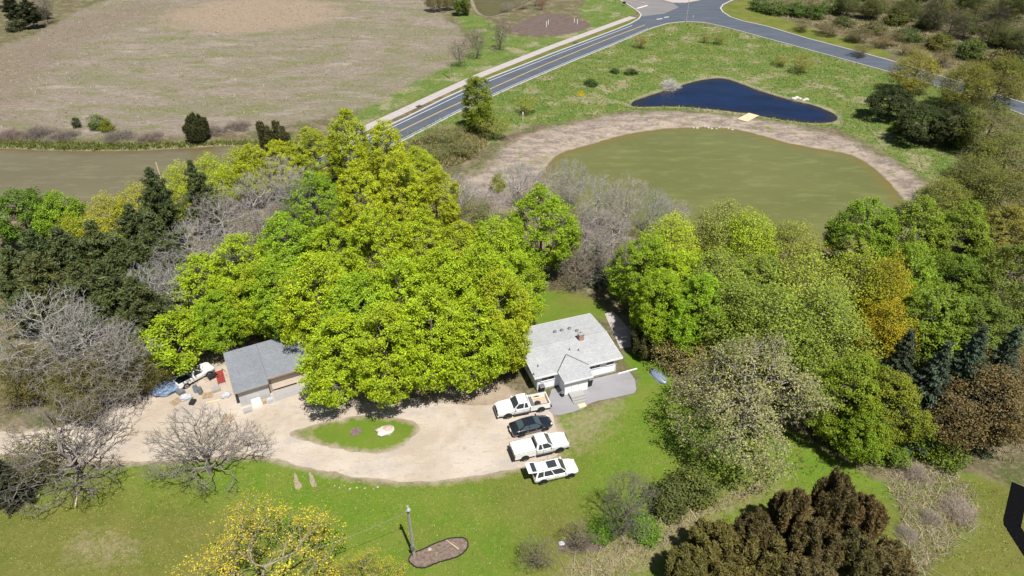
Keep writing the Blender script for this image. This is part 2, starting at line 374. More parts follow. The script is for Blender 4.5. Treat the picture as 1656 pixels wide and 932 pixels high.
    # drying mud round the main pond
    mk = n.math('MULTIPLY_ADD', n.math('SUBTRACT', edge_big, 0.5), 6.0, n.math('ADD', n.attr("mud"), 0.5))
    m = n.mix(R(n.noise(0.25, 5, 0.65, stretch=(1, 2.2, 1)), 0.40, 0.60), (0.335, 0.275, 0.22), (0.17, 0.138, 0.125))
    m = n.mix(R(fine, 0.50, 0.72), m, (0.385, 0.325, 0.265))
    m = n.mix(n.math('MULTIPLY', R(n.noise(0.9, 5, 0.72), 0.54, 0.66), 0.7), m, (0.125, 0.105, 0.085))
    m = n.mix(n.math('MULTIPLY', R(n.noise(0.11, 5, 0.7), 0.56, 0.64), 0.75), m, (0.20, 0.185, 0.085))
    m = n.mix(n.math('MULTIPLY', R(n.noise(0.35, 4), 0.6, 0.68), 0.8), m, (0.13, 0.16, 0.04))
    c = n.mix(R(mk, -1.2, 1.2), c, m)
    # pale drift line and wet edge at every waterline
    pk = n.math('MULTIPLY_ADD', n.math('SUBTRACT', edge, 0.5), 1.2, n.attr("pond"))
    c = n.mix(n.math('MULTIPLY', R(pk, -1.9, -1.0), 0.45), c, (0.33, 0.285, 0.21))
    c = n.mix(R(pk, -0.7, -0.2), c, (0.13, 0.105, 0.06))
    h = n.math('ADD', n.math('MULTIPLY', fine, 0.7), n.math('MULTIPLY', tiny, 0.5))
    return n.principled(c, 0.95, spec=0.12, normal=n.bump(h, 0.8, 0.22))
M['ground'] = ground_material()
gme.materials.append(M['ground'])
ground = add("ground", gme); tag(ground, "ground of lawn, dry field, banks and wood floor", kind="structure")

def height(x, y):
    i = min(max(np.searchsorted(gx, x) - 1, 0), nx - 2); j = min(max(np.searchsorted(gy, y) - 1, 0), ny - 2)
    tx = (x - gx[i]) / (gx[i + 1] - gx[i]); ty = (y - gy[j]) / (gy[j + 1] - gy[j])
    return float((HZ[j, i] * (1 - tx) + HZ[j, i + 1] * tx) * (1 - ty) + (HZ[j + 1, i] * (1 - tx) + HZ[j + 1, i + 1] * tx) * ty)

# ------------------------------------------------------------------ flat sheets
def ragged(poly, amp, step, seed):
    r = np.random.default_rng(seed); out = []
    for a, b in zip(poly, np.roll(poly, -1, 0)):
        n_ = max(1, int(np.linalg.norm(b - a) / step))
        for k in range(n_): out.append(a + (b - a) * k / n_)
    o = np.array(out)
    t = np.roll(o, -1, 0) - np.roll(o, 1, 0); nrm = np.stack([-t[:, 1], t[:, 0]], 1) / (np.linalg.norm(t, axis=1)[:, None] + 1e-9)
    w = r.normal(0, 1, len(o)); w = (w + np.roll(w, 1) + np.roll(w, 2)) / 2
    return o + nrm * (amp * w)[:, None]
def sheet(name, poly, z, mat, label=None, hole=None, parent=None, kind="structure"):
    bm = bmesh.new()
    def ring(p):
        v = [bm.verts.new((q[0], q[1], z)) for q in p]
        return [bm.edges.new((v[i], v[(i + 1) % len(v)])) for i in range(len(v))]
    es = ring(poly)
    if hole is not None: es += ring(hole)
    bmesh.ops.triangle_fill(bm, use_beauty=True, use_dissolve=False, edges=es, normal=(0, 0, 1))
    for f in bm.faces:
        if f.normal.z < 0: f.normal_flip()
    me = bpy.data.meshes.new(name); bm.to_mesh(me); bm.free()
    o = add(name, me, mat, parent)
    return tag(o, label, kind=kind)
def grow_poly(p, d):
    t = np.roll(p, -1, 0) - np.roll(p, 1, 0); nrm = np.stack([t[:, 1], -t[:, 0]], 1) / (np.linalg.norm(t, axis=1)[:, None] + 1e-9)
    area = 0.5 * np.sum(p[:, 0] * np.roll(p[:, 1], -1) - np.roll(p[:, 0], -1) * p[:, 1])
    return p + nrm * d * (1 if area > 0 else -1)

def water_mat(name, col, col2, shallow, ripple, rough, spec=0.5):
    n = Nodes(name)
    c = n.mix(n.ramp(n.noise(0.05, 4, 0.6, stretch=(1, 2.4, 1)), 0.35, 0.65), col, col2)
    c = n.mix(n.math('MULTIPLY', n.ramp(n.noise(0.16, 5, 0.7, stretch=(1, 3, 1)), 0.50, 0.70), 0.5), c, tuple(v * 1.5 for v in col2))
    k = n.math('MULTIPLY_ADD', n.math('SUBTRACT', n.noise(0.25, 4, 0.6), 0.5), 5.0, n.attr("depth"))
    c = n.mix(n.ramp(k, 2.6, -0.6), c, shallow)
    h = n.noise(1.8, 3, 0.6, stretch=(1, 2.0, 1), rot=0.3)
    r = nd(n.nt, "ShaderNodeMapRange", {0: n.noise(0.06, 3, stretch=(1, 3, 1)), 1: 0.3, 2: 0.7, 3: rough * 0.6, 4: rough * 1.8}).outputs[0]
    return n.principled(c, r, spec=spec, normal=n.bump(h, ripple, 0.06), IOR=1.33)
M['water_left'] = water_mat('water_left', (0.128, 0.112, 0.062), (0.140, 0.124, 0.070), (0.115, 0.085, 0.035), 0.25, 0.12, 0.4)
M['water_main'] = water_mat('water_main', (0.112, 0.120, 0.036), (0.130, 0.136, 0.046), (0.150, 0.115, 0.030), 0.25, 0.12, 0.4)
M['water_small'] = water_mat('water_small', (0.0022, 0.0065, 0.026), (0.005, 0.014, 0.050), (0.022, 0.016, 0.009), 0.5, 0.08)
M['water_far'] = water_mat('water_far', (0.085, 0.075, 0.030), (0.095, 0.085, 0.035), (0.09, 0.07, 0.03), 0.25, 0.35, 0.15)
def water(poly, mat, label):
    """level sheet over the basin, a little wider than the waterline, carrying its distance from the shore"""
    lo = poly.min(0) - 4; hi = poly.max(0) + 4; i0, i1 = np.searchsorted(gx, [lo[0], hi[0]]); j0, j1 = np.searchsorted(gy, [lo[1], hi[1]])
    X, Y = GX[j0:j1, i0:i1], GY[j0:j1, i0:i1]; sd = sdist(poly, X, Y); h_, w_ = X.shape
    ix = np.arange(h_ * w_).reshape(h_, w_); ok = np.minimum(np.minimum(sd[:-1, :-1], sd[:-1, 1:]), np.minimum(sd[1:, 1:], sd[1:, :-1])) > -2.6
    q = np.stack([ix[:-1, :-1], ix[:-1, 1:], ix[1:, 1:], ix[1:, :-1]], -1)[ok]
    used = np.unique(q); remap = np.full(h_ * w_, -1); remap[used] = np.arange(len(used))
    V = np.stack([X.ravel(), Y.ravel(), np.full(X.size, WATER_Z)], 1)[used]
    me = np_mesh("pond_water", V, remap[q], mat, True)
    a = me.attributes.new("depth", 'FLOAT', 'POINT'); a.data.foreach_set("value", sd.ravel()[used].astype(np.float32))
    return tag(add("pond_water", me), label, kind="structure")
water(pond_left, M['water_left'], "grey-brown pond along the left edge below the dry field")
water(pond_main, M['water_main'], "large olive-green pond ringed by pale mud")
water(pond_small, M['water_small'], "small deep-blue pond on the grassy bank")
water(pond_far, M['water_far'], "brown pond at the top edge beside the dark soil patch")

# ------------------------------------------------------------------ gravel drive
def gravel_material():
    n = Nodes("gravel")
    c = n.mix(n.ramp(n.noise(0.14, 4, 0.6), 0.38, 0.62), (0.36, 0.30, 0.235), (0.45, 0.395, 0.335))
    c = n.mix(n.math('MULTIPLY', n.ramp(n.noise(0.25, 5, 0.65, stretch=(1, 1.6, 1), rot=-0.3), 0.52, 0.64), 0.7), c, (0.335, 0.30, 0.275))
    c = n.mix(n.math('MULTIPLY', n.ramp(n.noise(0.9, 5, 0.7, stretch=(1, 3.5, 1), rot=-0.25, dist=0.8), 0.55, 0.66), 0.55), c, (0.27, 0.215, 0.16))
    c = n.mix(n.math('MULTIPLY', n.ramp(n.noise(2.2, 5, 0.72), 0.58, 0.78), 0.55), c, (0.245, 0.185, 0.13))
    c = n.mix(n.math('MULTIPLY', n.ramp(n.noise(9.0, 3, 0.7), 0.5, 0.8), 0.4), c, (0.60, 0.54, 0.46))
    # wheel ruts worn round the island
    ic = island.mean(0); ang = math.atan2(*(np.array(G(680, 690)) - np.array(G(464, 703)))[::-1])
    mp = nd(n.nt, "ShaderNodeMapping", {"Vector": n.pos, "Location": (ic[0], ic[1], 0), "Rotation": (0, 0, ang)}, vector_type='TEXTURE').outputs[0]
    sx = nd(n.nt, "ShaderNodeSeparateXYZ", {0: mp}); wob = n.math('MULTIPLY', n.math('SUBTRACT', n.noise(0.2, 3), 0.5), 0.22)
    for a_, b_, wd in ((9.6, 4.6, 0.055), (11.4, 6.3, 0.045)):
        q = n.math('SQRT', n.math('ADD', n.math('POWER', n.math('DIVIDE', sx.outputs[0], a_), 2.0), n.math('POWER', n.math('DIVIDE', sx.outputs[1], b_), 2.0)))
        k = n.math('ABSOLUTE', n.math('SUBTRACT', n.math('ADD', q, wob), 1.0))
        c = n.mix(n.math('MULTIPLY', n.ramp(k, wd * 2.2, wd * 0.4), n.math('MULTIPLY', n.ramp(n.noise(0.6, 4, 0.7), 0.42, 0.66), 0.55)), c, (0.48, 0.43, 0.37))
        k2 = n.math('ABSOLUTE', n.math('SUBTRACT', n.math('ADD', q, wob), 1.0 + wd * 3))
        c = n.mix(n.math('MULTIPLY', n.math('MULTIPLY', n.ramp(k2, wd * 1.2, wd * 0.2), n.ramp(n.noise(1.4, 5, 0.75), 0.50, 0.66)), 0.5), c, (0.25, 0.20, 0.14))
    return n.principled(c, 0.95, spec=0.15, normal=n.bump(n.noise(5, 4, 0.7), 0.7, 0.08))
M['gravel'] = gravel_material()
driveway = sheet("gravel_driveway", ragged(drive, 0.12, 0.5, 1), 0.012, M['gravel'], "pale gravel driveway looping round a grass island", hole=ragged(island, 0.12, 0.4, 2))

# ------------------------------------------------------------------ roads
def asphalt(name, lo, hi, blue):
    n = Nodes(name)
    c = n.mix(n.ramp(n.noise(0.12, 5, 0.6, stretch=(1, 3, 1), rot=-0.94), 0.35, 0.65), lo, hi)
    c = n.mix(n.math('MULTIPLY', n.ramp(n.noise(1.5, 4, 0.7), 0.55, 0.8), 0.35), c, blue)
    return n.principled(c, 0.85, spec=0.3, normal=n.bump(n.noise(9, 2), 0.4, 0.02))
M['asphalt'] = asphalt('asphalt', (0.066, 0.080, 0.103), (0.088, 0.102, 0.127), (0.115, 0.125, 0.14))
M['asphalt_old'] = asphalt('asphalt_old', (0.16, 0.15, 0.155), (0.20, 0.19, 0.19), (0.14, 0.14, 0.15))
M['patio'] = asphalt('patio', (0.215, 0.21, 0.225), (0.265, 0.26, 0.275), (0.32, 0.31, 0.31))
south = [(500, 304), (662, 222), (745, 179), (830.4, 140), (915, 103.5), (1000, 68.8), (1055, 45), (1080, 38), (1108, 35), (1140, 36.5), (1168, 43), (1197, 50.5), (1317, 83), (1444, 118), (1540, 147), (1640, 180), (1800, 240)]
sideU = [(1800, 215), (1640, 163), (1551, 134), (1524, 125), (1451, 102), (1371, 80), (1304, 62.5), (1237, 42.5), (1200, 34.5), (1180, 28), (1168, 20), (1164, 14), (1168, 8), (1180, 2), (1215, -12), (1290, -36)]
main_far = [(1225, -36), (1170, -14), (1135, 1), (1110, 5.5), (1088, 5.5), (1068, 0), (1040, -12), (1005, -30)]
nw = [(965, -22), (1000, -2), (1020, 10), (1033, 19), (1038, 25), (1034, 31), (1022, 38), (1000, 47.2), (900, 85), (787, 129.4), (720, 160), (660, 190), (500, 265)]
road_px = south + sideU + main_far + nw
def ipl(pts):
    """resample with a little smoothing at corners"""
    p = np.array(GL(pts)); out = [p[0]]
    for i in range(1, len(p) - 1):
        out += [p[i] * 0.8 + p[i - 1] * 0.2, p[i], p[i] * 0.8 + p[i + 1] * 0.2] if 0 else [p[i]]
    return np.array(out + [p[-1]])
road = sheet("road", np.array(GL(road_px)), 0.016, M['asphalt'], "two-lane asphalt road with a junction and a side road")
# older, paler asphalt of the side street that joins at the top
sheet("side_street", np.array(GL([(965, -22), (1000, -2), (1020, 10), (1033, 19), (1040, 27), (1075, 22), (1098, 12), (1088, 5.5), (1068, 0), (1040, -12), (1005, -30)])), 0.020, M['asphalt_old'], "paler worn asphalt of the street joining at the top")
sheet("concrete_apron", np.array(GL([(1068, -1), (1088, 4.6), (1110, 4.6), (1135, 0), (1165, -14), (1100, -26), (1050, -10)])), 0.024, M['concrete_warm'], "pale concrete apron at the top of the junction")

def strip(pts, w0, w1, z0, z1, name, mat, label=None, parent=None, kind=None):
    """ribbon along ground points between two sideways offsets, as a solid from z0 to z1"""
    p = np.array(pts, float); t = np.gradient(p, axis=0); t /= np.linalg.norm(t, axis=1)[:, None]
    nrm = np.stack([-t[:, 1], t[:, 0]], 1); a = p + nrm * w0; b = p + nrm * w1; n_ = len(p)
    v = []
    for i in range(n_): v += [(a[i][0], a[i][1], z0), (b[i][0], b[i][1], z0), (b[i][0], b[i][1], z1), (a[i][0], a[i][1], z1)]
    f = []
    for i in range(n_ - 1):
        o = 4 * i
        for k in range(4): f.append((o + k, o + (k + 1) % 4, o + 4 + (k + 1) % 4, o + 4 + k))
    f += [(0, 1, 2, 3), (4 * n_ - 1, 4 * n_ - 2, 4 * n_ - 3, 4 * n_ - 4)]
    me = bpy.data.meshes.new(name); me.from_pydata(v, [], f); me.update()
    bm = bmesh.new(); bm.from_mesh(me); bmesh.ops.recalc_face_normals(bm, faces=bm.faces); bm.to_mesh(me); bm.free()
    o = add(name, me, mat, parent)
    if kind: o["kind"] = kind
    if label: o["label"] = label
    return o
strip(GL(nw), -0.45, 0.0, 0.0, 0.13, "kerb", M['kerb'], "concrete kerb on the sidewalk side of the road", kind="structure")
strip(GL(sideU), -0.45, 0.0, 0.0, 0.13, "kerb", M['kerb'], "white concrete kerb on the far side of the side road", kind="structure")
strip(GL(south), -0.32, 0.0, 0.0, 0.12, "kerb", M['kerb'], "concrete kerb along the pond side of the roads", kind="structure")
yel = [(500, 285), (654.4, 208.5), (712, 180.6), (801.7, 140), (880, 105.3), (960, 72.5), (1000, 56.8), (1042.9, 40.6)]
strip(GL(yel), 0.06, 0.17, 0.018, 0.0205, "centre_line", M['line_yellow'], parent=road)
strip(GL(yel), -0.17, -0.06, 0.018, 0.0205, "centre_line", M['line_yellow'], parent=road)
edge_n = [(560, 239), (660, 191.5), (787, 131.2), (900, 86.8), (1000, 49), (1020, 41)]
strip(GL(edge_n), -0.62, -0.44, 0.018, 0.0205, "edge_line", M['line_white'], parent=road)
edge_s = [(560, 273), (662, 221), (745, 178), (830.4, 139), (915, 102.6), (1000, 67.9), (1050, 46.3)]
strip(GL(edge_s), 0.36, 0.48, 0.018, 0.0205, "edge_line", M['line_white'], parent=road)
for a, b in (((1030, 14), (1047, 9)),):
    strip(GL([a, b]), -0.4, 0.4, 0.022, 0.0245, "stop_line", M['line_white'], parent=road)
for a, b in (((1062, 31.5), (1071, 30.4)), ((1074, 28.5), (1082, 27.5))):
    strip(GL([a, b]), -0.3, 0.3, 0.022, 0.0245, "lane_mark", M['line_white'], parent=road)
for a, b in (((1003, 0), (1040, 9)), ((1012, -2), (1046, 6))):
    strip(GL([a, b]), -0.07, 0.07, 0.022, 0.0245, "centre_line", M['line_yellow'], parent=road)
walk_mid = [(560, 222), (645, 183), (700, 157), (779, 121), (890, 77), (1000, 36.4), (1030, 25.5)]
def sidewalk_slabs():
    """concrete path laid slab by slab with open joints"""
    base = empty("sidewalk", (0, 0, 0)); tag(base, "pale concrete path running beside the road kerb", kind="structure")
    p = np.array(GL(walk_mid)); seg = np.linalg.norm(np.diff(p, axis=0), axis=1); s = np.concatenate([[0], np.cumsum(seg)])
    L = s[-1]; n_ = int(L / 3.0)
    for k in range(n_):
        a = k * 3.0 + 0.02; b = (k + 1) * 3.0 - 0.02
        q = [np.array([np.interp(v, s, p[:, 0]), np.interp(v, s, p[:, 1])]) for v in (a, b)]
        strip(q, -1.35, 1.35, 0.0, 0.05 + 0.004 * ((k * 7) % 3), "paving_slab", M['concrete_warm'], parent=base)
sidewalk_slabs()

# ------------------------------------------------------------------ plant generator
def unit(v): return v / (np.linalg.norm(v, axis=-1, keepdims=True) + 1e-9)
def connect(rng, A, trunk, bend=0.12, path_w=0.35):
    """grow a branching skeleton that reaches every point of A; trunk is an (k,3) polyline. returns nodes, parents"""
    n = len(A); k = len(trunk)
    cap = k + 3 * n
    P = np.zeros((cap, 3)); par = np.full(cap, -1, int); plen = np.zeros(cap)
    P[:k] = trunk
    for i in range(1, k): par[i] = i - 1
    cnt = k
    ax = np.array([np.interp(A[:, 2], trunk[:, 2], trunk[:, 0]), np.interp(A[:, 2], trunk[:, 2], trunk[:, 1])]).T
    order = np.argsort(np.linalg.norm(A[:, :2] - ax, axis=1) + 0.15 * A[:, 2] + rng.uniform(0, 0.6, n))
    tips = np.zeros(n, int)
    lo = max(1, int(k * 0.25))
    for a in order:
        p = A[a]; q = P[lo:cnt]
        d = p - q; dist = np.sqrt((d * d).sum(1))
        cost = dist + path_w * plen[lo:cnt] + np.maximum(0, -(d[:, 2]) + 0.25 * dist) * 0.9
        j = lo + int(np.argmin(cost)); v = p - P[j]; L = np.linalg.norm(v)
        prev = j
        for t in (0.36, 0.70):
            m = P[j] + v * t + rng.normal(0, 0.07 * L, 3); m[2] -= bend * L * (1 if t < 0.5 else 0.7)
            P[cnt] = m; par[cnt] = prev; plen[cnt] = plen[prev] + np.linalg.norm(m - P[prev]); prev = cnt; cnt += 1
        P[cnt] = p; par[cnt] = prev; plen[cnt] = plen[prev] + np.linalg.norm(p - P[prev]); tips[a] = cnt; cnt += 1
    return P[:cnt], par[:cnt], tips
def pipe(P, par, r0, ex=2.3):
    r = np.zeros(len(P)); kids = np.zeros(len(P))
    for i in range(len(P) - 1, 0, -1):
        if r[i] == 0: r[i] = r0 ** ex
        if par[i] >= 0: r[par[i]] += r[i]
    r[r == 0] = r0 ** ex
    return r ** (1 / ex)
def tubes(P, par, R, sides=3, keep=None, taper_root=1.0):
    e = np.arange(1, len(P)); e = e[par[e] >= 0]
    if keep is not None: e = e[keep[e]]
    if len(e) == 0: return np.zeros((0, 3)), np.zeros((0, 4), int)
    a = P[par[e]]; b = P[e]; ra = np.minimum(R[par[e]], R[e] * 1.5); rb = R[e]
    d = unit(b - a); ref = np.where(np.abs(d[:, 2:3]) > 0.9, [[1.0, 0, 0]], [[0, 0, 1.0]])
    u = unit(np.cross(d, ref)); w = np.cross(d, u)
    ang = np.arange(sides) * 2 * math.pi / sides
    ring = u[:, None, :] * np.cos(ang)[None, :, None] + w[:, None, :] * np.sin(ang)[None, :, None]
    va = a[:, None, :] + ring * ra[:, None, None]; vb = b[:, None, :] + ring * rb[:, None, None]
    V = np.concatenate([va, vb], 1).reshape(-1, 3)
    o = (np.arange(len(e)) * 2 * sides)[:, None]
    F = [np.concatenate([o + i, o + (i + 1) % sides, o + sides + (i + 1) % sides, o + sides + i], 1) for i in range(sides)]
    return V, np.concatenate(F, 0)
def leaves(rng, C, per, sig, size, aspect=1.0, along=None, along_w=0.0, up=0.7, out_c=None, out_w=0.5, fold=0.18, flat=0.75, lens=(0.65, 1.35)):
    """small folded leaf faces round the points C. returns verts, faces, tone, clump"""
    n = len(C); k = n * per
    c = np.repeat(C, per, 0); g = rng.normal(0, 1, (k, 3)); g *= (np.minimum(1.0, 2.0 / np.linalg.norm(g, axis=1)))[:, None]
    pos = c + g * np.array([sig, sig, sig * flat])
    rnd = unit(rng.normal(0, 1, (k, 3)))
    nrm = rnd * 0.75 + np.array([0, 0, up])
    if out_c is not None: nrm = nrm + unit(c - out_c) * out_w
    nrm = unit(nrm)
    ax = rng.normal(0, 1, (k, 3))
    if along is not None: ax = unit(ax) * (1 - along_w) + np.repeat(along, per, 0) * along_w
    ax = unit(ax - nrm * (ax * nrm).sum(1, keepdims=True)); bx = np.cross(nrm, ax)
    s = size * rng.uniform(lens[0], lens[1], (k, 1))
    p0 = pos - ax * s * 0.5; p2 = pos + ax * s * 0.5
    w = s * 0.5 * aspect
    p1 = pos + bx * w - nrm * s * fold + ax * s * 0.05; p3 = pos - bx * w - nrm * s * fold + ax * s * 0.05
    V = np.stack([p0, p1, p2, p3], 1).reshape(-1, 3)
    o = (np.arange(k) * 4)[:, None]
    F = np.concatenate([np.concatenate([o, o + 1, o + 2], 1), np.concatenate([o, o + 2, o + 3], 1)], 0)
    cl = np.repeat(rng.uniform(0, 1, n), per); tone = np.clip(0.5 + rng.normal(0, 0.16, k) + 0.30 * (cl - 0.5), 0, 1)
    return V, F, np.repeat(tone, 4), np.repeat(rng.uniform(0, 1, n), per * 4)
def leaf_mesh(name, parts, mat):
    off = 0; Vs = []; Fs = []; Ts = []; Cs = []
    for V, F, T, Cl in parts: Vs.append(V); Fs.append(F + off); Ts.append(T); Cs.append(Cl); off += len(V)
    me = np_mesh(name, np.concatenate(Vs), np.concatenate(Fs), mat)
    for nm, arr in (("tone", Ts), ("clump", Cs)):
        a = me.attributes.new(nm, 'FLOAT', 'POINT'); a.data.foreach_set("value", np.concatenate(arr).astype(np.float32))
    return me
def wood_mesh(name, P, par, R, thin=0.05):
    V1, F1 = tubes(P, par, R, 6, R >= thin); V2, F2 = tubes(P, par, R, 3, R < thin)
    return np_mesh(name, np.concatenate([V1, V2]), np.concatenate([F1, F2 + len(V1)]), M['bark'], True)
def trunk_line(rng, h, k=9, lean=0.03, flare=0.0):
    z = np.linspace(0, h, k); x = np.cumsum(rng.normal(0, lean * h / k, k)); y = np.cumsum(rng.normal(0, lean * h / k, k)); x[0] = y[0] = 0
    return np.stack([x, y, z], 1)
def envelope(rng, H, R, base, n, prof, nb=34, sig=1.0, inner=0.55, ragged_=0.10):
    """attractors gathered in boughs inside a lumpy crown"""
    zc = H - base
    lob = rng.uniform(0, 6.28, 6)
    def rad(t, th): return R * prof(t) * (1 + ragged_ * np.sin(4 * th + lob[3] + 5 * t) + 0.13 * np.sin(2 * th + lob[0]) + 0.10 * np.sin(3 * th + lob[1] + 4 * t) + 0.07 * np.sin(5 * th + lob[2] + 6 * t))
    t = rng.uniform(0.03, 0.985, nb * 14); th = rng.uniform(0, 6.28, nb * 14)
    keep = rng.uniform(0, 1, nb * 14) < np.array([prof(a) for a in t]); t = t[keep]; th = th[keep]
    rr = np.array([rad(a, b) for a, b in zip(t, th)]) * np.sqrt(rng.uniform(inner, 0.88, len(t)))
    C = np.stack([rr * np.cos(th), rr * np.sin(th), base + t * zc], 1); pick = [0]; dmin = np.linalg.norm(C - C[0], axis=1)
    while len(pick) < min(nb, len(C)):                        # spread the boughs evenly
        i = int(np.argmax(dmin * rng.uniform(0.6, 1.0, len(C)))); pick.append(i); dmin = np.minimum(dmin, np.linalg.norm(C - C[i], axis=1))
    B = C[pick]
    out = []
    while len(out) < n:
        b = B[rng.integers(len(B), size=n)]; p = b + rng.normal(0, sig, (n, 3)) * np.array([1, 1, 0.7])
        tt = (p[:, 2] - base) / zc; th2 = np.arctan2(p[:, 1], p[:, 0]); r2 = np.hypot(p[:, 0], p[:, 1])
        for q, a, b2, c in zip(p, tt, th2, r2):
            if 0.0 < a < 1.0 and c < rad(a, b2): out.append(q)
    return np.array(out[:n])
round_prof = lambda t: max(0.02, (1 - abs(2 * t - 0.85) ** 2.3 / 1.35)) ** 0.6 if t < 0.985 else 0.1
oval_prof = lambda t: (0.62 + 0.38 * min(1, t / 0.28)) * max(0.06, 1 - max(0, t - 0.32) ** 1.75 / 0.53) ** 0.72
dome_prof = lambda t: max(0.05, 1 - max(0, t - 0.25) ** 2 / 0.60) ** 0.6 * (0.72 + 0.28 * min(1, t / 0.25))
column_prof = lambda t: (0.75 + 0.25 * min(1, t / 0.2)) * max(0.05, 1 - max(0, t - 0.5) ** 2 / 0.27) ** 0.6
vase_prof = lambda t: (0.35 + 0.65 * min(1, t / 0.6)) * max(0.06, 1 - max(0, t - 0.6) ** 2 / 0.18) ** 0.5

PROTO = {}
def proto(kind, H, R, wood, crown): PROTO.setdefault(kind, []).append((H, R, wood, crown))
def make_leafy(kind, seed, H=15, R=5.3, base=2.6, n=950, per=27, leaf=0.24, sig=0.26, prof=oval_prof, nb=70, bs=0.72, r0=0.015, aspect=0.62, leader=0.72, bend=0.10, rg=0.10, **kw):
    rng = np.random.default_rng(seed)
    A = envelope(rng, H, R, base, n, prof, nb, bs, ragged_=rg)
    P, par, tips = connect(rng, A, trunk_line(rng, H * leader), bend)
    Rr = pipe(P, par, r0)
    cen = np.array([0, 0, base + 0.4 * (H - base)])
    wood = wood_mesh(kind + "_trunk", P, par, Rr)
    L = [leaves(rng, A, per, sig, leaf, aspect, out_c=cen, along=unit(A - cen + rng.normal(0, 1.2, A.shape)), along_w=0.45, **kw)]
    proto(kind, H, R, wood, leaf_mesh(kind + "_crown", L, M['leaf']))
for s in range(6): make_leafy('maple', 100 + s)
for s in range(3): make_leafy('maple_small', 140 + s, H=8, R=3.4, base=1.4, n=420, per=28, leaf=0.22, sig=0.25, nb=34, bs=0.6)
for s in range(4): make_leafy('airy', 160 + s, H=13, R=5.0, base=2.2, n=900, per=16, leaf=0.20, sig=0.42, nb=46, bs=1.15, r0=0.013, aspect=0.7)
for s in range(2): make_leafy('oak', 180 + s, H=13, R=8.2, base=2.0, n=2300, per=7, leaf=0.20, sig=0.28, nb=72, bs=0.9, rg=0.20, r0=0.017, prof=dome_prof, leader=0.5, aspect=0.7)
for s in range(2): make_leafy('column', 190 + s, H=10, R=2.7, base=1.0, n=560, per=32, leaf=0.22, sig=0.25, nb=44, bs=0.6, prof=column_prof)
for s in range(4): make_leafy('shrub', 200 + s, H=3.2, R=2.0, base=0.25, n=150, per=18, leaf=0.22, sig=0.28, nb=16, bs=0.5, prof=dome_prof, r0=0.010, leader=0.35)
for s in range(3): make_leafy('airy_shrub', 220 + s, H=4.0, R=2.2, base=0.3, n=420, per=5, leaf=0.15, sig=0.22, nb=24, bs=0.6, prof=vase_prof, r0=0.008, leader=0.3)
for s in range(2): make_leafy('bloom', 240 + s, H=12, R=8.0, base=2.0, n=1000, per=10, leaf=0.16, sig=0.24, nb=44, bs=1.0, r0=0.015, prof=dome_prof, leader=0.5)

def make_bare(kind, seed, H=13, R=4.6, base=2.5, n=1050, prof=round_prof, nb=30, bs=1.0, r0=0.015, leader=0.65, bend=0.02, twig=4, twig_l=0.55, stems=1):
    rng = np.random.default_rng(seed)
    A = envelope(rng, H, R, base, n, prof, nb, bs, inner=0.2, ragged_=0.18)
    P, par, tips = connect(rng, A, trunk_line(rng, H * leader, lean=0.06), bend, 0.28)
    Rr = pipe(P, par, r0)
    heavy = Rr >= 0.035
    V, F = tubes(P, par, Rr, 6, heavy); wood = np_mesh(kind + "_trunk", V, F, M['bark'], True)
    V, F = tubes(P, par, Rr, 3, ~heavy)
    k = len(A) * twig; d = unit(np.repeat(A - P[par[tips]], twig, 0)) + rng.normal(0, 0.55, (k, 3)) + np.array([0, 0, 0.25])
    a = np.repeat(A, twig, 0); a = a - np.repeat(A - P[par[tips]], twig, 0) * rng.uniform(0, 0.7, (k, 1))
    b = a + unit(d) * twig_l * rng.uniform(0.5, 1.4, (k, 1))
    TP = np.concatenate([a, b]); tp = np.full(2 * k, -1); tp[k:] = np.arange(k); TR = np.concatenate([np.full(k, r0), np.full(k, r0 * 0.5)])
    V2, F2 = tubes(TP, tp, TR, 3)
    proto(kind, H, R, wood, np_mesh(kind + "_crown", np.concatenate([V, V2]), np.concatenate([F, F2 + len(V)]), M['bark'], True))
for s in range(4): make_bare('bare', 300 + s)
for s in range(2): make_bare('bare_spread', 320 + s, H=9, R=6.2, base=0.9, n=950, prof=dome_prof, nb=30, bs=0.85, leader=0.30, r0=0.018, twig=3, bend=0.06)
for s in range(4): make_bare('bare_shrub', 340 + s, H=6, R=3.0, base=0.5, n=480, prof=vase_prof, nb=22, bs=0.7, r0=0.012, leader=0.3, twig_l=0.5)
for s in range(2): make_bare('brush', 360 + s, H=1.5, R=2.4, base=0.0, n=420, prof=lambda t: 1.0 - 0.6 * t, nb=24, bs=0.6, r0=0.012, leader=0.4, twig_l=0.7)

